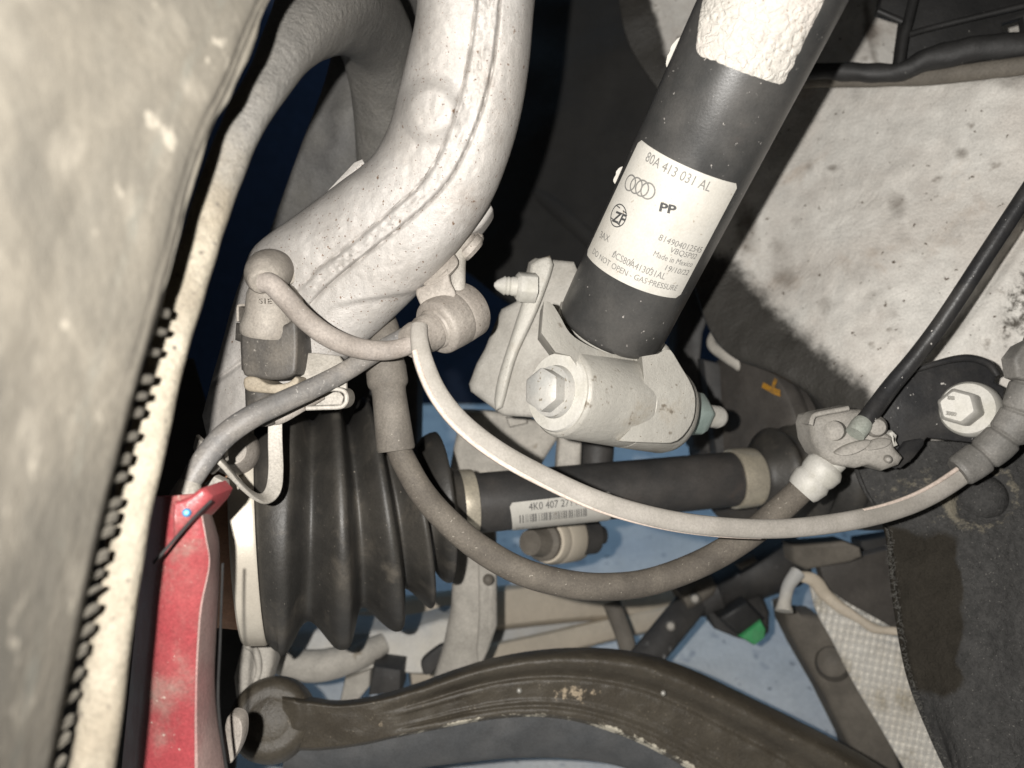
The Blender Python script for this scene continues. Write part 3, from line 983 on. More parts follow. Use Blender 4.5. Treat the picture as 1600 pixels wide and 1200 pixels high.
# ================================================================== fork under the damper
fk = thing('damper_fork', 'pale cast aluminium fork clamping the foot of the black shock absorber', 'damper fork', (960, 600, .39))
part('flange_plate', slab([(826, 408), (836, 401), (898, 407), (912, 440), (905, 560), (880, 640), (852, 654), (786, 650), (735, 612), (732, 600), (744, 568), (757, 545), (775, 500), (783, 482), (806, 470), (818, 440)],
                          ((740, 600, .418), (900, 420, .405), (880, 640, .398)), .018, .004, 3), M['fork_rough'], fk)
part('rib', slab([(828, 412), (838, 404), (866, 404), (842, 480), (806, 560), (784, 640), (772, 636), (778, 590), (800, 520), (822, 450)], ((828, 412, .404), (866, 404, .402), (784, 640, .406)), .012, .004, 3, 30), M['fork'], fk)
FPL = ((874, 604, .3335), (1042, 634, .380), (940, 545, .3585))
seam = lambda x, y: abs(x - (998 + 4 * math.sin((y - 540) / 26))) < 12 or y > 598 + (x - 860) * .14 or y < 558 and 870 < x < 1050
part('body', slab(cat([(850, 470), (862, 474), (875, 494), (893, 523), (930, 545), (962, 554), (996, 557)], 20) + [(999, 590), (996, 622)] + [(940, 613), (912, 608), (906, 580), (892, 556)] + cat([(868, 550), (846, 520)], 4), FPL, .05, .006, 4, nob=seam), M['fork'], fk)
FPR = ((1003, 557, .3590), (1086, 620, .3705), (990, 690, .3580))
seam_r = lambda x, y: x < 1010 and y < 688 or y < 557
part('body', slab([(966, 689), (984, 672), (996, 648), (1003, 622), (1006, 590), (1003, 557)] + cat([(1028, 553), (1046, 546), (1064, 572), (1083, 606), (1087, 634), (1080, 664), (1056, 690), (1020, 692), (972, 690)], 26), FPR, .040, .007, 5, nob=seam_r), M['fork'], fk)
part('socket', slab([(878, 470), (1000, 500), (1046, 540), (1066, 572), (1082, 606), (1070, 640), (870, 620), (862, 540)], ((878, 470, .392), (1046, 540, .388), (880, 620, .376)), .03, .004, 3), M['fork'], fk)
e0, e1 = (874, 613, .354), (1044, 641, .400)
part('eye', plathe(e0, e1, ((0, 40), (0, 66), (.012, 69), (.025, 70), (.53, 70), (.547, 69.6), (.552, 67.8), (.557, 69.6), (.57, 70), (.92, 69), (.97, 66), (1, 60), (1, 30)), 72), M['fork'], fk)
part('washer_face', plathe((868, 612, .3522), (876, 613.3, .3545), ((0, 30), (0, 61), (.4, 63), (1, 63)), 48), M['bolt_pale'], fk)
bt = part('bolt', plathe((860, 611, .350), (872, 613, .3535), ((0, 20), (0, 40), (.5, 42), (1, 42)), 40), M['bolt'], fk, 'zinc hexagon bolt through the eye')
part('bolt_head', hexbolt((842, 607.5, .3435), (862, 611.5, .3503), 34, .16, .3), M['bolt'], bt)
nt_ = part('nut', hexbolt((1094, 649, .414), (1044, 641, .400), 36, .2, .2), M['teal'], fk, 'pale green nut')
part('stud', plathe((1130, 653, .425), (1088, 647, .412), ((0, 6), (.1, 15), (.25, 18), (.35, 16.8), (.42, 18), (.50, 16.8), (.57, 18), (.65, 16.8), (.72, 18), (1, 18)), 28), M['bolt_pale'], nt_)
pb = part('pinch_nut', hexbolt((806, 448, .400), (836, 450, .402), 24, .15, .4), M['bolt_pale'], fk, 'pale hexagon nut at the upper left')
part('bolt_end', plathe((772, 445, .398), (810, 448, .400), ((0, 3), (.12, 8), (.35, 13), (.42, 15), (.50, 13.5), (.58, 15), (.66, 13.5), (.74, 15), (1, 15)), 24), M['bolt_pale'], pb)

# ================================================================== drive shaft with boots
AX0 = P(735, 787, .472)
AXD = Vector((0, 0, 0))
q1 = P(1160, 747, .520)
AXD = (q1 - AX0).normalized()


def ax_t(xp):
    """where along the axle axis the photo column xp is"""
    lo, hi = -.5, .6
    for _ in range(50):
        m_ = (lo + hi) / 2
        p = AX0 + AXD * m_ - CAM
        if 800 + FP * p.dot(RT) / p.dot(FW) < xp:
            lo = m_
        else:
            hi = m_
    return lo


def axle(prof, seg=72, sub=0, tension=True):
    """lathe on the axle axis; profile of (photo column, radius in pixels)"""
    pr = cat([tuple(map(float, p)) for p in prof], sub) if sub else prof
    a, b = ax_t(pr[0][0]), ax_t(pr[-1][0])
    p0, p1 = AX0 + AXD * a, AX0 + AXD * b
    out = []
    for x, r in pr:
        t = ax_t(x)
        d = (AX0 + AXD * t - CAM).dot(FW)
        out.append(((t - a) / (b - a), r * d / FP))
    return lathe(p0, p1, out, seg)


ds = thing('drive_shaft', 'black drive shaft with a ribbed rubber boot and a white barcode label', 'drive shaft', (735, 787, .472))
part('hub_ring', axle(((335, 40), (335, 150), (376, 158), (382, 150), (382, 60)), 64), M['rust'], ds, 'rusty brown hub ring')
part('clamp_band', axle(((376, 150), (376, 178), (379, 181), (408, 183), (412, 181), (412, 150)), 90), M['band'], ds, 'wide pale band round the big end of the boot')
bootp = [(404, 166), (411, 177), (420, 189), (434, 197), (448, 199), (457, 195), (466, 180), (476, 160), (486, 153), (497, 163), (508, 180), (518, 195), (527, 199), (535, 195), (541, 176), (548, 148), (555, 141), (565, 151),
         (574, 165), (585, 178), (593, 181), (600, 175), (605, 150), (609, 122), (616, 122), (628, 136), (640, 151), (646, 151), (649, 142), (650, 112), (655, 96), (664, 98), (676, 112), (688, 117), (692, 114), (695, 98), (698, 74), (704, 62), (714, 56), (740, 50)]
bm = axle(bootp, 96, 190)
n0_, n1_ = perp(AXD)
upv = UP - AXD * UP.dot(AXD)
upv.normalize()
for v_ in bm.verts:                                      # the joint is bent: folds pressed together above, spread below
    rel = v_.co - AX0
    t = rel.dot(AXD)
    xp = 800 + FP * (AX0 + AXD * t - CAM).dot(RT) / (AX0 + AXD * t - CAM).dot(FW)
    hgt = rel.dot(upv) / .066
    amt = 16 * sm(425, 452, xp) - 36 * sm(452, 640, xp) + 20 * sm(640, 712, xp)
    v_.co += AXD * (amt * hgt * .45 / FP) + RT * 0
part('rubber_boot', bm, M['boot'], ds, sharp=70)
part('clamp_band', axle(((708, 50), (708, 54), (712, 55), (736, 54), (740, 53), (740, 46)), 64), M['gold_band'], ds, 'pale metal clamp at the narrow end of the boot')
SH = Cyl((735, 787, .472), (1160, 747, .520), 44.8 * .492 / FP)
part('shaft_tube', lathe(AX0 - AXD * .02, AX0 + AXD * .21, ((0, .01), (0, SH.r), (1, SH.r), (1, .01)), 64), M['shaft'], ds)
part('clamp_band', axle(((1143, 42), (1143, 46), (1146, 47), (1174, 46), (1178, 45), (1178, 40)), 64), M['gold_band'], ds, 'tarnished clamp at the inner boot')
part('rubber_boot', axle(((1170, 44), (1182, 47), (1194, 60), (1204, 72), (1212, 74), (1219, 66), (1226, 66), (1240, 80), (1250, 84), (1258, 75), (1266, 76), (1280, 92), (1292, 94), (1302, 86), (1330, 96), (1370, 100), (1400, 100)), 72, 90), M['boot'], ds)

lb2 = part('label_sticker', on_cyl(SH, ((795, 786), (955, 768), (950, 818), (800, 832)), 26, 12, .0002, corner=.002), M['label'], ds, 'white barcode label')


def shaft_text(body, s, e_, h, mm):
    a, b = s, e_
    return part('printed_text', text_on(SH, body, s, e_, h * 1.3), M[mm], lb2)


shaft_text('4K0 407 271 A', (826, 797), (908, 788), 12, 'ink_dark')
random.seed(5)
bars = []
x = 812.0
while x < 918:
    w_ = random.choice((1, 1, 2, 2.6))
    f = (x - 812) / 106
    y0, y1 = 804 - 11 * f, 816 - 11 * f
    bars.append(([SH.uv(x, y0), SH.uv(x + .4, y1)], w_))
    x += w_ + random.choice((1.2, 1.8, 2.6))
bmb = bmesh.new()
for ln, w_ in bars:
    a, b = Vector(ln[0]), Vector(ln[1])
    hw = w_ * .50 / FP / 2
    pr = None
    for k in range(6):
        q = a + (b - a) * (k / 5)
        cr = (bmb.verts.new(SH.pt(q.x, q.y - hw, .0007)), bmb.verts.new(SH.pt(q.x, q.y + hw, .0007)))
        if pr:
            bmb.faces.new((pr[0], pr[1], cr[1], cr[0]))
        pr = cr
part('barcode', bmb, M['ink'], lb2, kind='stuff')
shaft_text('VAW', (805, 825), (819, 824), 5, 'ink')
shaft_text('A23', (829, 823), (839, 822), 5, 'ink')

dr = thing('gearbox_flange', 'dark steel drum with a yellow paint mark behind the shaft', 'gearbox flange', (1195, 640, .60))
g0, g1 = (1150, 694, .585), (1246, 686, .605)
part('drum', plathe(g0, g1, ((0, 60), (0, 134), (.04, 140), (.15, 142), (.24, 140), (.28, 135), (.85, 134), (.95, 130), (1, 120), (1, 60)), 90), M['drum'], dr)
DR = Cyl(g0, g1, 136.0 * .595 / FP)
bm = strokes_on(DR, [[DR.uv(1190, 603), DR.uv(1198, 607), DR.uv(1206, 612), DR.uv(1218, 616)]], 12, .0012, .59)
b2 = strokes_on(DR, [[DR.uv(1205, 612), DR.uv(1208, 602), DR.uv(1211, 594)]], 5, .0014, .59)
part('paint_mark', bm, M['yellow'], dr, 'yellow dab of paint')
part('paint_mark', b2, M['yellow'], dr, 'thin yellow stroke of paint')


def strip(path, depth, thick, n=40, d0=None):
    """bent sheet metal: a path of (x, y, d) seen on edge, its width running away from us"""
    c = cat([tuple(map(float, p)) for p in path], n)
    pts = [P(*p) for p in c]
    rings = []
    for i in range(n):
        t = (pts[min(i + 1, n - 1)] - pts[max(i - 1, 0)]).normalized()
        s = t.cross(FW).normalized()
        a, b = pts[i] + s * thick / 2, pts[i] - s * thick / 2
        e = thick * .25
        rings.append([a + FW * e, a + FW * (depth - e), a * .75 + b * .25 + FW * depth, a * .25 + b * .75 + FW * depth, b + FW * (depth - e), b + FW * e, b * .75 + a * .25, a * .75 + b * .25])
    return rings_bm(rings)


# ================================================================== sensor wiring and brake hoses
# ring clamp holding the wires to the knuckle
rc = thing('cable_clamp', 'dusty grey rubber ring clamp holding wires beside the knuckle', 'cable clamp', (700, 500, .35))
part('grommet', plathe((640, 537, .336), (734, 482, .362), ((0, 14), (0, 25), (.05, 28), (.12, 29), (.18, 27), (.24, 30), (.34, 30), (.345, 27), (.37, 27), (.375, 31), (.40, 33), (.41, 41), (.43, 44), (.46, 45), (.70, 46), (.73, 44.5), (.76, 46), (.97, 45), (1, 42), (1, 20)), 56), M['clamp_metal'], rc)
part('strap', slab([(650, 452), (652, 466), (664, 484), (690, 478), (712, 462), (704, 440), (699, 420), (690, 428), (662, 446)], ((650, 452, .347), (700, 420, .344), (690, 478, .345)), .006, .0014, 3, 40), M['clamp_metal'], rc)
part('strap_fold', slab([(657, 432), (666, 447), (692, 436), (710, 420), (716, 408), (708, 394), (698, 387), (680, 408)], ((657, 432, .350), (698, 387, .352), (716, 408, .345)), .005, .0012, 3, 36), M['clamp_metal'], rc)
part('post', tube([(718, 384, .358, 12), (716, 410, .356, 12), (715, 445, .352, 12.5), (716, 470, .352, 13)], 20, 20), M['steel'], rc)
part('post_head', plathe((712, 366, .357), (742, 394, .360), ((0, 8), (0, 16), (.12, 20), (.45, 21), (.55, 19), (.60, 24), (.85, 24), (1, 18), (1, 8)), 32), M['clamp_metal'], rc)
part('post_tip', plathe((738, 372, .361), (754, 378, .361), ((0, 6), (.2, 11), (.8, 11), (1, 6)), 20), M['clamp_metal'], rc)
part('bolt', slab([(757, 308), (768, 321), (769, 330), (754, 352), (741, 362), (729, 364), (722, 354), (736, 330)], ((757, 308, .352), (769, 330, .354), (729, 364, .35)), .016, .003, 3, 40), M['alu'], rc, 'pale bolt head pressed against the knuckle')

gc = thing('grey_cable', 'dusty grey cable running from the plug elbow to the ring clamp', 'cable', (470, 490, .33))
part('jacket', tube([(411, 441, .318, 16.5), (424, 444, .317, 16.5), (446, 466, .318, 17), (474, 496, .320, 17), (512, 525, .324, 17), (556, 543, .329, 16.5), (600, 548, .333, 15.5), (632, 542, .336, 14.5), (652, 532, .338, 13)], 90, 22, twist0=None), M['hose'], gc)

wc = thing('sensor_wire', 'long grey sensor wire drooping from ring clamp to the conduit at right', 'wire', (900, 770, .33))
wire = [(655, 510, .334, 13), (655, 530, .330, 14), (662, 565, .326, 15.5), (684, 615, .324, 16), (722, 662, .323, 16.5), (782, 708, .324, 16.5), (860, 750, .328, 16.5), (940, 785, .333, 16.5), (1030, 810, .340, 16), (1120, 823, .348, 15.5), (1220, 826, .357, 15), (1320, 815, .366, 15), (1400, 796, .373, 15), (1460, 770, .378, 15), (1520, 730, .382, 15), (1560, 700, .384, 14)]
part('jacket', tube(wire, 150, 22, flat=.75, power=2.5), M['cable'], wc)


def side_path(c, off):
    out = []
    for i in range(len(c)):
        a, b = c[max(i - 1, 0)], c[min(i + 1, len(c) - 1)]
        dx, dy = b[0] - a[0], b[1] - a[1]
        q = math.hypot(dx, dy)
        f = i / (len(c) - 1)
        o = off(f)
        out.append((c[i][0] - dy / q * o[0] * c[i][3], c[i][1] + dx / q * o[0] * c[i][3], c[i][2] - o[1], o[2]))
    return out


cw = cat(wire, 60)
part('edge_rib', tube(side_path(cw[2:38], lambda f: (.62 + .25 * f, .0030 - .0022 * f * f, 5.2 - 2.2 * f)), 110, 10), M['cable_rib'], wc, 'pinkish raised rib along the lower edge')
part('edge_rib', tube(side_path(cw[46:59], lambda f: (-.80, .0015 + .001 * f, 2.5 + 1.5 * f)), 50, 10), M['cable_rib'], wc, 'pale raised rib along the upper edge')
cond = [(1497, 738, .380, 25), (1530, 716, .380, 26), (1562, 690, .378, 27), (1590, 655, .375, 28), (1608, 610, .372, 29), (1625, 560, .37, 30), (1650, 500, .37, 30)]


def corr(t):
    q = (t * 6.3) % 1
    return 1.0 - .13 * (1 - sm(.0, .12, q)) - .13 * sm(.88, 1, q) + .03 * math.sin(q * 3.1)


cdt = part('conduit', tube(cond, 200, 24, rmod=corr, flat=.8), M['plastic'], wc, 'dusty corrugated black conduit')
cdt.data.materials[0] = mat('dusty_conduit', (0.12, 0.115, 0.105), (0.19, 0.18, 0.165), 45, (0.3, 0.7), 0.6, bump=((700, 0.0002),), specks=(((0.35, 0.33, 0.3), 500, 0.72, 0.77),))
part('conduit_tab', slab([(1585, 560), (1600, 540), (1640, 520), (1650, 590), (1615, 600), (1590, 590)], .366, .01, .002, 3), cdt.data.materials[0], wc)

lc = thing('black_cable', 'dusty black cable crossing below the plug toward the red caliper', 'cable', (440, 628, .33))
part('jacket', tube([(672, 505, .352, 15), (630, 528, .350, 15), (585, 552, .346, 15), (540, 580, .338, 15.5), (490, 606, .329, 16.5), (440, 629, .321, 17.5), (395, 650, .314, 18.5), (352, 680, .308, 19), (322, 714, .303, 18.5), (302, 745, .300, 17), (293, 762, .299, 15)], 110, 22), M['dirty_cable'], lc)
part('ferrule', plathe((297, 750, .300), (288, 790, .296), ((0, 12), (0, 15), (.1, 17), (.3, 20), (.7, 25), (.95, 26), (1, 20)), 28), M['steel'], lc)

# wear sensor plug
pg = thing('sensor_plug', 'dusty black electric plug with rounded grey elbow cap on the knuckle', 'plug', (420, 540, .335))
part('body', slab([(377, 510), (396, 512), (440, 508), (462, 503), (463, 572), (456, 588), (430, 594), (398, 590), (378, 580)], ((377, 510, .330), (462, 503, .327), (420, 594, .329)), .024, .008, 5, 44), M['plug'], pg)
part('plug_block', slab([(367, 504), (390, 503), (392, 582), (376, 578), (374, 534), (366, 531)], ((367, 504, .334), (390, 503, .329), (376, 578, .333)), .018, .0016, 3), M['plug'], pg)
part('clip', strip([(371, 502, .333), (371, 482, .333), (374, 477, .333), (391, 478, .333), (394, 490, .333), (400, 505, .333)], .010, .0011), M['plug_grey'], pg)
part('latch', slab([(380, 486), (390, 485), (397, 503), (380, 504)], .336, .008, .001, 2), M['plug'], pg)
part('cap', plathe((421, 452, .331), (418, 522, .336), ((0, 20), (0, 31), (.12, 34), (.3, 35), (.5, 35.5), (.68, 39), (.8, 42), (.93, 42), (1, 40), (1, 20)), 48), M['plug_grey'], pg)
part('elbow', tube([(440, 425, .352, 24), (430, 421, .343, 30), (420, 424, .333, 34.5), (413, 431, .324, 31), (410, 438, .3195, 24), (411, 442, .318, 19)], 40, 36), M['plug_grey'], pg)
part('elbow_rim', plathe((438, 418, .346), (452, 442, .350), ((0, 14), (0, 25), (.4, 28), (.8, 27), (1, 20)), 32), M['plug_grey'], pg)
part('wedge', slab([(446, 449), (452, 444), (466, 462), (469, 473), (455, 462)], .337, .008, .001, 2), M['plug_grey'], pg)
part('base_flange', slab([(380, 592), (388, 588), (402, 590), (420, 600), (448, 598), (462, 588), (465, 600), (440, 614), (400, 613), (382, 608)], ((380, 592, .330), (462, 588, .328), (420, 613, .329)), .022, .004, 4, 40), M['tan'], pg)
part('foot', plathe((408, 606, .338), (410, 660, .342), ((0, 18), (0, 24), (.5, 24), (1, 22), (1, 10)), 32), M['plug'], pg)
# raised digits on the cap
vs, fs = text_polys('S1E')
bm = bmesh.new()
V = [bm.verts.new(P(403 + x * 13.5, 474 - y * 12, .3212 - .0002 * x)) for x, y, z in vs]
for f in fs:
    bm.faces.new([V[i] for i in f])
ex = bmesh.ops.extrude_face_region(bm, geom=list(bm.faces))
for e in ex['geom']:
    if isinstance(e, bmesh.types.BMVert):
        e.co += FW * .0025
bmesh.ops.recalc_face_normals(bm, faces=bm.faces)
part('raised_lettering', bm, M['plug_grey'], pg)

jb = thing('plug_bracket', 'dusty bent steel bracket with curled lower lip beside the plug', 'bracket', (510, 590, .34))
part('plate', slab([(462, 553), (490, 551), (530, 556), (541, 572), (542, 628), (536, 612), (520, 608), (462, 608)], ((462, 553, .345), (530, 556, .345), (480, 608, .340)), .002, .0006, 2), M['steel'], jb)
part('curl', strip([(455, 609, .335), (490, 610, .335), (520, 608, .335), (536, 611, .335), (541, 620, .335), (539, 630, .335), (530, 636, .335), (505, 637, .335), (478, 638, .335)], .014, .0019, 60), M['steel'], jb)
part('tab_plate', slab([(478, 618), (486, 614), (530, 612), (537, 620), (534, 632), (526, 635), (484, 637), (477, 630)], .352, .002, .0005), M['steel'], jb)
part('hook', tube([(505, 618, .35, 6), (470, 634, .346, 10), (438, 650, .342, 12), (420, 655, .342, 10)], 24, 12, flat=.5), M['clamp_metal'], jb)

us = thing('strap_loop', 'dusty flat strap bent in a U in front of the boot clamp', 'strap', (420, 750, .34))
part('band', tube([(430, 648, .345, 10.5), (430, 690, .344, 11), (431, 735, .342, 11.5), (427, 765, .338, 12), (414, 779, .333, 11), (396, 774, .327, 12), (372, 753, .320, 14.5), (350, 727, .314, 16.5), (335, 712, .312, 17)], 90, 20, flat=.28, power=4), M['steel'], us)
part('end_plate', slab([(305, 680), (332, 705), (350, 690), (352, 720), (330, 742), (312, 728), (300, 700)], .325, .004, .001), M['steel'], us)
part('disc', plathe((362, 704, .372), (368, 706, .390), ((0, 10), (0, 22), (.3, 34), (.6, 38), (1, 38), (1, 10)), 40), M['clamp_metal'], us)
part('clip', slab([(318, 756), (334, 744), (350, 752), (352, 768), (330, 770)], .33, .006, .001), M['steel'], us)

# brake hose
bh = thing('brake_hose', 'dusty black brake hose hanging in a long curve below the wire', 'brake hose', (900, 915, .38))
part('tube', tube([(618, 690, .366, 19), (632, 722, .366, 20), (660, 770, .366, 20.5), (700, 815, .367, 21), (752, 858, .369, 21.5), (815, 893, .372, 21.5), (885, 912, .376, 21.5), (950, 917, .381, 21.5), (1020, 908, .387, 21), (1100, 878, .394, 21), (1170, 836, .400, 21), (1230, 786, .404, 20.5), (1268, 748, .405, 20)], 160, 26), M['brown_hose'], bh)
part('sleeve', plathe((602, 566, .366), (619, 704, .364), ((0, 18), (0, 30), (.06, 31.5), (.22, 32), (.26, 31), (.30, 27), (.36, 26.5), (.8, 29), (.97, 30), (1, 28.5), (1, 24), (.93, 22)), 48), M['sleeve'], bh)
part('hose_joint', tube([(606, 590, .368, 27), (604, 550, .372, 26), (598, 515, .376, 26), (592, 488, .382, 20), (590, 470, .386, 14)], 36, 28), M['sleeve'], bh)
part('joint_flange', slab([(566, 505), (580, 496), (606, 480), (612, 488), (600, 506), (584, 520), (566, 514)], .376, .008, .002, 3, 28), M['alu'], bh)
part('collar', plathe((1252, 768, .402), (1304, 716, .398), ((0, 20), (0, 24), (.08, 27), (.30, 30), (.42, 27), (.50, 29.5), (.70, 31), (.80, 27), (.86, 22), (1, 22)), 40), M['bolt_pale'], bh, 'chalky white crimp collar')
hb = part('end_block', slab([(1268, 664), (1272, 650), (1290, 645), (1330, 640), (1356, 641), (1370, 655), (1374, 668), (1382, 672), (1398, 683), (1402, 700), (1416, 716), (1408, 728), (1382, 737), (1360, 728), (1340, 733), (1306, 728), (1284, 712), (1272, 690)],
                          ((1268, 664, .392), (1370, 650, .388), (1340, 735, .386)), .022, .005, 4), M['plug_grey'], bh)
hb.data.materials[0] = mat('dusty_clip_block', (0.24, 0.225, 0.20), (0.31, 0.29, 0.26), 45, (0.3, 0.7), 0.7, bump=((300, 0.0004), (900, 0.0002)))
CB = hb.data.materials[0]
part('spring_clip', strip([(1268, 664, .387), (1273, 650, .387), (1290, 645, .387), (1312, 641, .387), (1327, 638, .387)], .012, .0024), CB, hb)
part('lens_bump', slab([(1306, 707), (1322, 696), (1345, 689), (1362, 688), (1354, 700), (1334, 710), (1316, 712)], ((1306, 707, .3855), (1362, 688, .3835), (1334, 711, .3825)), .006, .0028, 4, 36), CB, hb)
part('lens_bump', slab([(1360, 690), (1378, 684), (1394, 688), (1386, 698), (1366, 703), (1353, 702)], ((1360, 690, .3845), (1394, 688, .3835), (1366, 703, .3815)), .006, .0026, 4, 36), CB, hb)
part('round_bump', plathe((1302, 673, .384), (1306, 673, .392), ((0, 3), (.02, 11), (.12, 15), (1, 16)), 28), CB, hb)
part('lobe', plathe((1372, 668, .3815), (1362, 664, .395), ((0, 4), (.06, 12), (.3, 17), (1, 18)), 28), CB, hb)
part('nib', plathe((1388, 718, .379), (1386, 716, .390), ((0, 3), (.1, 6), (1, 7)), 16), CB, hb)

bp = thing('brake_pipe', 'thin straight black pipe running up from the clip block to the right edge', 'brake pipe', (1480, 480, .38))
part('tube', tube([(1340, 670, .3865, 14), (1357, 651, .386, 14), (1392, 604, .388, 13.5), (1432, 556, .386, 13), (1476, 497, .382, 13), (1537, 404, .375, 13), (1600, 308, .368, 13), (1680, 186, .36, 13)], 80, 20), M['bracket'], bp)
part('ferrule', plathe((1336, 678, .3835), (1352, 656, .386), ((0, 8), (0, 15), (.5, 16), (.8, 15), (1, 12)), 24), mat('dusty_ferrule', (0.25, 0.255, 0.225), (0.30, 0.32, 0.28), 60, (0.3, 0.7), 0.6), bp, 'pale green ferrule in the clip block')

bk = thing('hose_bracket', 'flat black bracket bolted to the white panel by a large pale washer', 'bracket', (1460, 630, .41))
part('plate', slab([(1352, 660), (1372, 622), (1390, 596), (1428, 577), (1466, 566), (1500, 559), (1522, 560), (1544, 568), (1560, 584), (1556, 597), (1572, 605), (1566, 650), (1545, 684), (1520, 692), (1480, 688), (1450, 684), (1436, 702), (1424, 722), (1402, 733), (1384, 720), (1370, 700)],
                  ((1352, 660, .408), (1520, 560, .402), (1450, 690, .403)), .004, .0015, 3), M['bracket'], bk)
part('raised_edge', tube([(1424, 580, .402, 4), (1466, 567, .4005, 5), (1500, 560, .3995, 6), (1524, 561, .399, 6), (1546, 570, .3985, 6), (1558, 586, .398, 5)], 30, 10), M['bracket'], bk)
part('flap', slab([(1416, 690), (1446, 682), (1444, 696), (1428, 716), (1408, 732), (1398, 728), (1402, 708)], ((1416, 690, .402), (1446, 682, .404), (1408, 732, .398)), .003, .001, 2), M['bracket'], bk)
part('washer', plathe((1511, 638, .393), (1521, 641, .4015), ((0, 10), (0, 39), (.15, 42.5), (.75, 43.5), (1, 42)), 56), M['bolt_pale'], bk, 'large pale dusty washer')
bw = part('bolt_head', hexbolt((1495, 635, .376), (1508, 638.5, .394), 29, .10, .2), M['bolt_pale'], bk, 'pale hexagon bolt head')
for txt, (bx, by), (dx, dy) in (('8.8', (1482, 624), (0.97, .12)), ('3089', (1479, 648), (.97, .16))):
    vs, fs = text_polys(txt)
    bm = bmesh.new()
    V = [bm.verts.new(P(bx + x * 8.5 * dx, by + x * 8.5 * dy - y * 9, .37545 + (bx - 1495 + x * 8.5) * 3e-5)) for x, y, z in vs]
    for f in fs:
        bm.faces.new([V[i] for i in f])
    ex = bmesh.ops.extrude_face_region(bm, geom=list(bm.faces))
    for e in ex['geom']:
        if isinstance(e, bmesh.types.BMVert):
            e.co += FW * .0012
    bmesh.ops.recalc_face_normals(bm, faces=bm.faces)
    part('stamped_mark', bm, M['bolt_pale'], bw)
part('dirt_crumbs', slab([(1388, 676), (1396, 673), (1403, 680), (1401, 688), (1405, 696), (1396, 700), (1390, 693), (1394, 685)], .388, .006, .002, 2), M['bolt_pale'], bk, 'caked pale dirt')

# ================================================================== red caliper
ca = thing('brake_caliper', 'red painted brake caliper with dusty flank at the lower left', 'brake caliper', (280, 1000, .31))
st = [((262, 776), (318, 770), (330, 800), 0.260), ((258, 830), (314, 800), (338, 826), 0.262), ((255, 860), (320, 838), (343, 850), 0.263), ((250, 900), (326, 880), (343, 900), 0.265), ((245, 950), (313, 945), (341, 950), 0.267), ((240, 1000), (308, 1000), (338, 1000), 0.269), ((234, 1060), (305, 1062), (336, 1060), 0.271), ((228, 1120), (304, 1122), (340, 1120), 0.273), ((222, 1180), (304, 1185), (350, 1180), 0.275), ((216, 1260), (304, 1265), (364, 1260), 0.278)]
fl_ = cat([(*a, *b, *c, d) for a, b, c, d in st], 90)
r1, r2 = [], []
for ax_, ay_, bx, by, cx, cy, d in fl_:
    r1.append([P(ax_ - 30, ay_, d + .03), P(ax_ - 8, ay_, d + .004), P(ax_, ay_, d + .001)] + [P(ax_ + (bx - ax_) * t, ay_ + (by - ay_) * t, d - .001 * math.sin(3.14 * t)) for t in (.25, .5, .75, .9)] + [P(bx, by, d + .0006), P(bx + 1, by, d + .03)])
    r2.append([P(bx - 2, by, d + .004), P(bx, by, d + .0010), P(bx + (cx - bx) * .1, by + (cy - by) * .1, d + .0012), P(bx + (cx - bx) * .5, by + (cy - by) * .5, d + .009), P(bx + (cx - bx) * .92, by + (cy - by) * .92, d + .020), P(cx, cy, d + .026), P(cx - 6, cy, d + .04), P(bx - 2, by, d + .03)])
part('face', rings_bm(r1), M['red'], ca)
part('flank', rings_bm(r2), M['red_dusty'], ca, 'dusty greyish red flank')
part('lug', slab([(268, 786), (292, 778), (310, 764), (318, 762), (330, 776), (322, 792), (300, 816), (268, 846)], ((268, 786, .256), (330, 776, .260), (268, 846, .257)), .02, .003, 3), M['red'], ca)
part('paint_dot', plathe((291, 801, .2525), (292, 801, .2575), ((0, 3), (.2, 6), (1, 7)), 16), M['blue_dot'], ca, 'small blue paint dot')
part('spring_wire', tube([(330, 782, .256, 2.2), (300, 812, .252, 2.6), (270, 846, .250, 2.6), (240, 880, .248, 2.6)], 24, 8), M['plastic'], ca)
part('spring_wire', tube([(348, 880, .270, 2.0), (344, 1000, .272, 2.0), (341, 1100, .275, 2.2), (352, 1190, .279, 2.4), (362, 1240, .281, 2.4)], 40, 8), M['plastic'], ca)

sd = solo('shade_sheet', slab([(120, 560), (300, 560), (340, 700), (362, 960), (378, 985), (384, 1060), (372, 1140), (360, 1270), (60, 1270)], .50, .003, .001), M['dark'], 'added dark sheet standing for the shade between wheel and red caliper', 'shade sheet')  # added dark sheet, stands in for the black shade behind the caliper

# ================================================================== lower control arm
lo = thing('control_arm', 'dirty dark curved control arm with peeling paint along its lower lip', 'control arm', (850, 1100, .46))
AST = [  # top edge, lip, bottom, distance
    ((440, 1082), (446, 1172), (440, 1206), .453), ((482, 1088), (500, 1172), (500, 1222), .453), ((530, 1094), (560, 1165), (566, 1216), .453), ((590, 1086), (620, 1152), (628, 1206), .455), ((650, 1068), (675, 1141), (685, 1196), .458), ((710, 1046), (730, 1130), (738, 1190), .461), ((770, 1028), (785, 1122), (792, 1185), .464), ((830, 1017), (840, 1120), (844, 1184), .466), ((890, 1012), (893, 1126), (895, 1186), .468),
    ((950, 1013), (944, 1140), (944, 1192), .470), ((1010, 1022), (992, 1158), (990, 1205), .471), ((1080, 1046), (1044, 1184), (1040, 1228), .471), ((1160, 1084), (1110, 1222), (1106, 1268), .470), ((1250, 1128), (1190, 1270), (1186, 1320), .467), ((1330, 1170), (1270, 1320), (1266, 1380), .463), ((1420, 1225), (1360, 1380), (1356, 1440), .458)]
ff = cat([(*a, *b, *c, d) for a, b, c, d in AST], 150)
rings, peel, scab = [], [], []
NP = 70
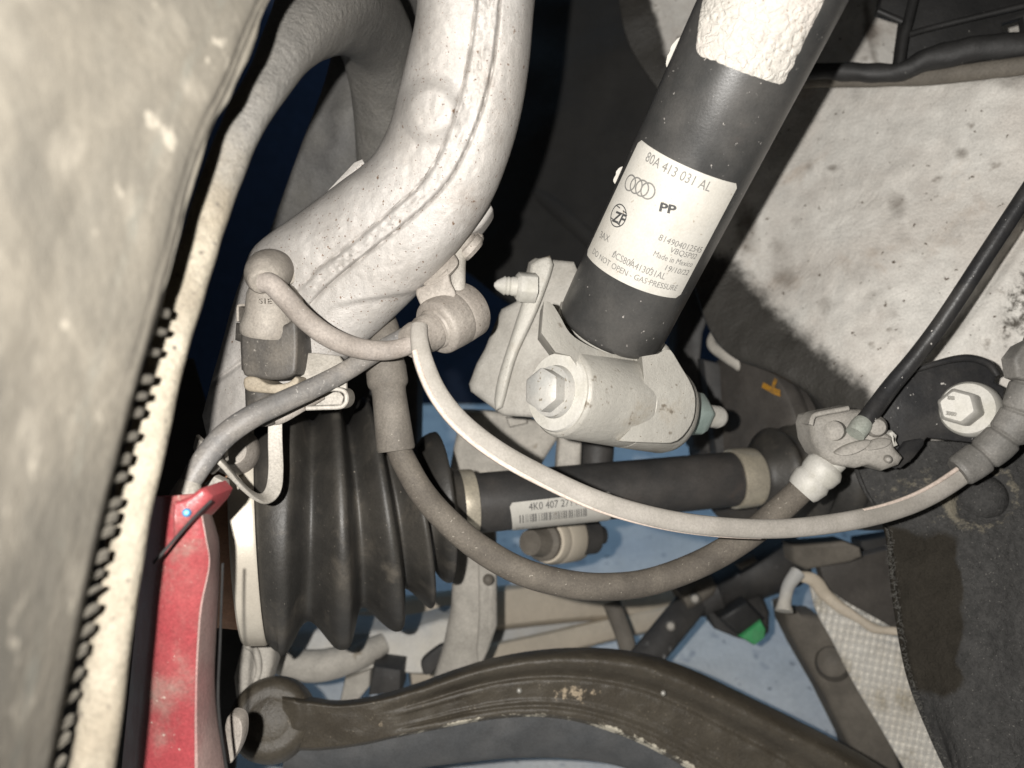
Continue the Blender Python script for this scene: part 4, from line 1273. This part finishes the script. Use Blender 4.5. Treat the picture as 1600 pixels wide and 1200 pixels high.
bm = bmesh.new()
l1, l2 = bm.verts.layers.float.new('peel'), bm.verts.layers.float.new('scab')
VR = []
for i, (tx, ty_, lx, ly, bx, by, d) in enumerate(ff):
    s = i / 149
    ring = []
    inn = sm(.12, .26, s)
    for k in range(NP):
        u = k / (NP - 1)
        x, y = tx + (lx - tx) * u, ty_ + (ly - ty_) * u
        z = .016 * (1 - min(1, u / .16)) ** 2
        z += inn * (.0040 * math.exp(-((u - .36) / .06) ** 2) + .0026 * sm(.34, .42, u) * (1 - sm(.70, .80, u)) + .0022 * math.exp(-((u - .82) / .05) ** 2) - .0016 * math.exp(-((u - .2) / .07) ** 2))
        z += .004 * sm(.95, 1, u)
        q = math.hypot(x - 424, (y - 1119))
        z -= (1 - inn) * (.003 * (1 - sm(46, 58, q)) - .002 * (1 - sm(28, 40, q)))
        if .14 < s < .30:
            z += .0014 * (sm(.50, .56, u) * (1 - sm(.80, .86, u))) * sm(.15, .18, s) * (1 - sm(.27, .30, s))
        z += .0006 * n3(x, y, .05, 3)
        v = bm.verts.new(P(x, y, d + z))
        pe = max(math.exp(-((x - 725) / 38) ** 2), .62 * math.exp(-((x - 650) / 60) ** 2), .95 * math.exp(-((x - 1010) / 40) ** 2), .9 * math.exp(-((x - 955) / 36) ** 2), .9 * math.exp(-((x - 1075) / 26) ** 2), .62 * math.exp(-((x - 830) / 90) ** 2), .5 * math.exp(-((x - 400) / 22) ** 2)) * sm(.885, .96, u)
        v[l1] = .66 * pe
        v[l2] = .54 * max(math.exp(-((x - 895) / 44) ** 2 - ((y - 1083) / 17) ** 2), .8 * math.exp(-((x - 600) / 20) ** 2 - ((y - 1133) / 7) ** 2))
        ring.append(v)
    ring.append(bm.verts.new(P(lx, ly, d + .012)))
    ring.append(bm.verts.new(P(lx, ly, d + .045)))
    ring.append(bm.verts.new(P(tx, ty_, d + .05)))
    VR.append(ring)
for a, b in zip(VR, VR[1:]):
    for j in range(len(a)):
        k = (j + 1) % len(a)
        bm.faces.new((a[j], a[k], b[k], b[j]))
bm.faces.new(VR[0])
bm.faces.new(list(reversed(VR[-1])))
bmesh.ops.recalc_face_normals(bm, faces=bm.faces)
part('web', bm, M['arm'], lo, sharp=60)
rings = []
for tx, ty_, lx, ly, bx, by, d in ff:
    ring = [P(lx, ly - 2, d + .008)]
    for k in range(9):
        u = k / 8
        ring.append(P(lx + (bx - lx) * u, ly + (by - ly) * u, d + .010 + .012 * u - .003 * math.sin(3.14 * u)))
    ring += [P(bx, by, d + .04), P(lx, ly, d + .046)]
    rings.append(ring)
part('flange', rings_bm(rings), M['arm_web'], lo, 'grey lower flange below the lip')
part('joint_housing', plathe((421, 1124, .4490), (429, 1124, .475), ((0, 4), (.0, 24), (.03, 30), (.05, 36), (.03, 42), (.05, 50), (.12, 58), (.3, 63), (1, 64)), 56), M['arm'], lo, 'round dirty ball joint housing')
part('end_pad', slab([(354, 1122), (370, 1120), (378, 1132), (377, 1158), (366, 1186), (356, 1194), (348, 1160)], ((356, 1118, .330), (388, 1130, .328), (358, 1198, .326)), .008, .0015, 2, 40), M['clamp_metal'], ca, 'pale dusty pad beside the red flank')
for x, y in ((811, 1079), (1036, 1083)):
    part('paint_chip', plathe((x, y, .4630), (x + .5, y, .468), ((0, 1.5), (.2, 3.5), (1, 4.5)), 9), M['bolt_pale'], lo)

# ================================================================== parts behind
la = thing('link_casting', 'grey cast link standing behind the drive shaft left of centre', 'suspension link', (760, 850, .56))
part('plate', slab([(722, 640), (760, 642), (815, 648), (868, 668), (872, 686), (850, 720), (838, 748), (700, 748), (708, 700)], ((722, 640, .545), (868, 668, .545), (700, 748, .555)), .02, .005, 4), M['far_alu'], la)
part('pad', slab([(790, 652), (824, 654), (824, 662), (796, 668)], .535, .01, .002), M['far_alu'], la)
part('post', slab([(716, 740), (772, 740), (775, 980), (762, 1018), (742, 1062), (676, 1062), (692, 1010), (704, 950), (708, 850)], ((716, 740, .555), (772, 740, .55), (742, 1062, .56)), .03, .006, 4), M['far_alu'], la)
part('post_edge', slab([(742, 740), (774, 740), (777, 978), (764, 1016), (748, 1050), (744, 1020), (748, 960), (746, 850)], ((742, 740, .548), (774, 740, .552), (748, 1050, .556)), .01, .003, 3), M['far_alu'], la)
part('boss', plathe((762, 905, .545), (764, 906, .56), ((0, 4), (.1, 8), (1, 10)), 20), M['far_brown'], la)

sb = thing('stub_rod', 'short pale square rod with a dark sleeve below the fork eye', 'rod', (900, 700, .53))
part('rod', slab([(876, 640), (912, 640), (908, 745), (868, 745)], .52, .018, .004, 3), M['far_alu'], sb)
part('sleeve', plathe((938, 640, .545), (930, 750, .545), ((0, 15), (0, 26), (1, 26), (1, 15)), 24), M['far_dark'], sb)

bs = thing('anti_roll_link', 'cream bushed ring joint hanging below the barcode label', 'bush', (875, 845, .56))
part('ring', plathe((852, 845, .545), (900, 838, .585), ((0, 14), (0, 34), (.15, 38), (.20, 36), (.24, 38), (.85, 38), (1, 32), (1, 14)), 48), M['bush'], bs)
part('bolt', plathe((828, 848, .53), (854, 845, .548), ((0, 8), (0, 20), (.6, 24), (.7, 31), (1, 31)), 32), M['far_brown'], bs)
part('sleeve', plathe((905, 838, .572), (942, 836, .582), ((0, 22), (0, 30), (.6, 28), (.65, 16), (1, 14)), 32), M['far_dark'], bs)
part('ring_stem', slab([(850, 800), (905, 798), (906, 840), (850, 842)], .58, .02, .004), M['bush'], bs)

sf = thing('subframe_beam', 'long beige subframe beam low behind the brake hose', 'subframe', (800, 960, .74))
part('beam', tube([(520, 998, .72, 34), (640, 966, .73, 34), (780, 950, .745, 33), (900, 938, .76, 32), (1010, 935, .775, 28), (1080, 930, .785, 22)], 50, 18, power=4), M['far_beige'], sf)
part('rail', tube([(640, 1052, .70, 20), (770, 1026, .72, 20), (860, 1006, .735, 19), (950, 984, .75, 18), (1060, 960, .765, 16)], 50, 18, power=4), M['far_beige'], sf)
part('web', slab([(740, 985), (950, 950), (1010, 945), (1000, 985), (760, 1030)], ((740, 985, .75), (1010, 945, .79), (760, 1030, .745)), .01, .002), M['far_pale'], sf, 'pale grey web between the beige rails')

cr_ = thing('tie_rod_arm', 'curved pale grey arm under the ribbed boot', 'suspension arm', (560, 1030, .60))
part('arm', slab([(400, 1000), (470, 985), (620, 985), (700, 968), (706, 1000), (690, 1030), (668, 1052), (628, 1052), (600, 1042), (560, 1052), (520, 1062), (470, 1062), (432, 1046), (420, 1024)], ((400, 1000, .60), (706, 968, .62), (520, 1062, .59)), .04, .012, 5, 80), M['far_pale'], cr_)
part('pipe', tube([(425, 1010, .575, 22), (450, 1034, .575, 24), (500, 1040, .58, 25), (560, 1024, .59, 22), (600, 1005, .60, 16)], 40, 18), M['far_alu'], cr_)
part('stay', slab([(538, 1062), (580, 1045), (577, 1074), (560, 1095), (530, 1098)], .60, .015, .003), M['far_alu'], cr_)
part('hole_plug', slab([(660, 1030), (690, 1008), (694, 1020), (680, 1048), (664, 1056), (658, 1044)], .575, .006, .002, 3, 24), M['far_dark'], cr_)
bb = solo('rubber_stop', slab([(582, 1040), (628, 1046), (626, 1085), (574, 1090)], .575, .03, .005), M['far_dark'], 'black rubber stop just above the control arm', 'rubber stop')
lc2 = thing('knuckle_foot', 'streaky pale casting left of the boot above the control arm', 'casting', (395, 1040, .47))
part('foot', slab([(378, 1000), (400, 996), (428, 1008), (424, 1040), (412, 1080), (366, 1096), (362, 1060)], ((378, 1000, .475), (428, 1008, .475), (366, 1096, .465)), .02, .005, 3), M['far_alu'], lc2)
part('ridge', tube([(384, 1006, .472, 6), (400, 1020, .470, 6), (404, 1050, .468, 5), (392, 1080, .466, 4)], 20, 10), M['far_alu'], lc2)

tr = thing('stay_rods', 'crossed brown and black stays with a dusty round end behind the hose', 'stay', (1040, 970, .66))
part('brown_stay', tube([(955, 940, .67, 14), (966, 968, .665, 14), (976, 995, .66, 14), (988, 1040, .65, 14)], 20, 14, power=3), M['far_brown'], tr)
part('dark_stay', tube([(1110, 900, .68, 25), (1078, 945, .665, 24), (1045, 985, .65, 24), (1000, 1040, .635, 24)], 20, 14, power=3.5), M['far_dark'], tr)
part('round_end', plathe((1060, 932, .655), (1108, 900, .66), ((0, 14), (0, 24), (.5, 27), (.8, 27), (.95, 22), (1, 12)), 28), M['far_brown'], tr)
for x, y in ((1086, 935), (1048, 978)):
    part('nut', plathe((x, y, .628), (x, y, .645), ((0, 5), (.2, 8), (1, 8)), 12), M['far_alu'], tr)

rk = thing('steering_rack', 'dark grimy steering rack end with a blocky black connector housing', 'steering rack', (1180, 920, .68))
part('cylinder', plathe((1085, 935, .67), (1242, 865, .69), ((0, 20), (0, 30), (.15, 40), (.2, 34), (.5, 36), (.55, 42), (.9, 46), (1, 40), (1, 20)), 40), M['far_dark'], rk)
part('rust_patch', slab([(1150, 882), (1180, 868), (1186, 878), (1160, 892)], .636, .01, .003), M['far_brown'], rk)
part('housing', slab([(1098, 945), (1140, 925), (1186, 912), (1205, 958), (1204, 990), (1185, 1008), (1150, 998), (1118, 985)], ((1098, 945, .66), (1205, 958, .665), (1150, 998, .65)), .03, .005, 3), M['far_dark'], rk)
part('cap', slab([(1122, 966), (1168, 940), (1196, 968), (1158, 998)], .640, .02, .004, 3), M['plastic'], rk)
part('green_clip', slab([(1156, 996), (1190, 970), (1198, 984), (1196, 998), (1180, 1010)], .636, .015, .003), M['green'], rk, 'bright green connector clip')

rb = thing('frame_bracket', 'dull tan frame bracket end under the long wire at right', 'bracket', (1300, 880, .58))
part('tan_plate', slab([(1236, 852), (1320, 846), (1346, 856), (1350, 872), (1330, 880), (1262, 892), (1240, 880)], ((1236, 852, .60), (1350, 872, .57), (1262, 892, .60)), .02, .004, 3), M['far_beige'], rb).data.materials[0] = M['far_brown']
part('tan_edge', tube([(1250, 900, .585, 8), (1272, 908, .58, 10), (1292, 932, .57, 9), (1330, 960, .56, 8), (1372, 982, .55, 7), (1410, 988, .54, 5)], 40, 12, flat=.6, wob=.0015), M['far_beige'], rb)
part('dark_plate', slab([(1280, 884), (1400, 855), (1420, 990), (1370, 978), (1320, 950), (1290, 920)], .60, .01, .003), M['drum'], rb)
part('dark_box', slab([(1345, 845), (1440, 830), (1450, 1000), (1400, 990), (1350, 960)], .66, .02, .003), M['far_dark'], rb)  # dark block behind the bracket plates
part('lever', tube([(1225, 955, .565, 14), (1226, 940, .568, 10), (1232, 915, .575, 10), (1246, 895, .58, 12)], 24, 12), M['far_pale'], rb)


def weave(x, y):
    return .0011 * math.sin(x * .60 + y * .10) * (1 if True else 0) + .0009 * math.sin(y * .52 - x * .12)


hs = solo('heat_shield', patch([
    [(1262, 898, .600), (1284, 912, .59), (1312, 935, .58)],
    [(1276, 955, .588), (1320, 958, .575), (1400, 985, .565)],
    [(1300, 1000, .575), (1350, 1010, .562), (1430, 1020, .55)],
    [(1336, 1070, .560), (1390, 1080, .548), (1460, 1090, .535)],
    [(1378, 1140, .545), (1430, 1140, .535), (1490, 1150, .525)],
    [(1430, 1230, .53), (1470, 1230, .52), (1530, 1230, .51)]], 110, 130, .002, weave), M['mesh'], 'pale dimpled foil heat shield beside the felt liner', 'heat shield')

da_ = thing('suspension_arm', 'long dull brown arm slanting down at the lower right', 'suspension arm', (1300, 1060, .58))
part('arm', slab([(1226, 952), (1240, 948), (1256, 962), (1282, 964), (1308, 1000), (1340, 1050), (1372, 1110), (1400, 1160), (1420, 1240), (1350, 1240), (1330, 1170), (1290, 1090), (1250, 1020), (1230, 980)], ((1226, 952, .625), (1400, 1160, .605), (1250, 1020, .625)), .03, .007, 4), M['far_brown'], da_)
part('socket', plathe((1300, 1034, .604), (1302, 1036, .63), ((0, 6), (.02, 12), (.1, 22), (.6, 28), (1, 30)), 32), M['far_brown'], da_)
part('arm_half', slab([(1318, 1040), (1362, 1085), (1396, 1150), (1440, 1240), (1400, 1240), (1375, 1180), (1345, 1120)], .64, .03, .006), M['far_dark'], da_)
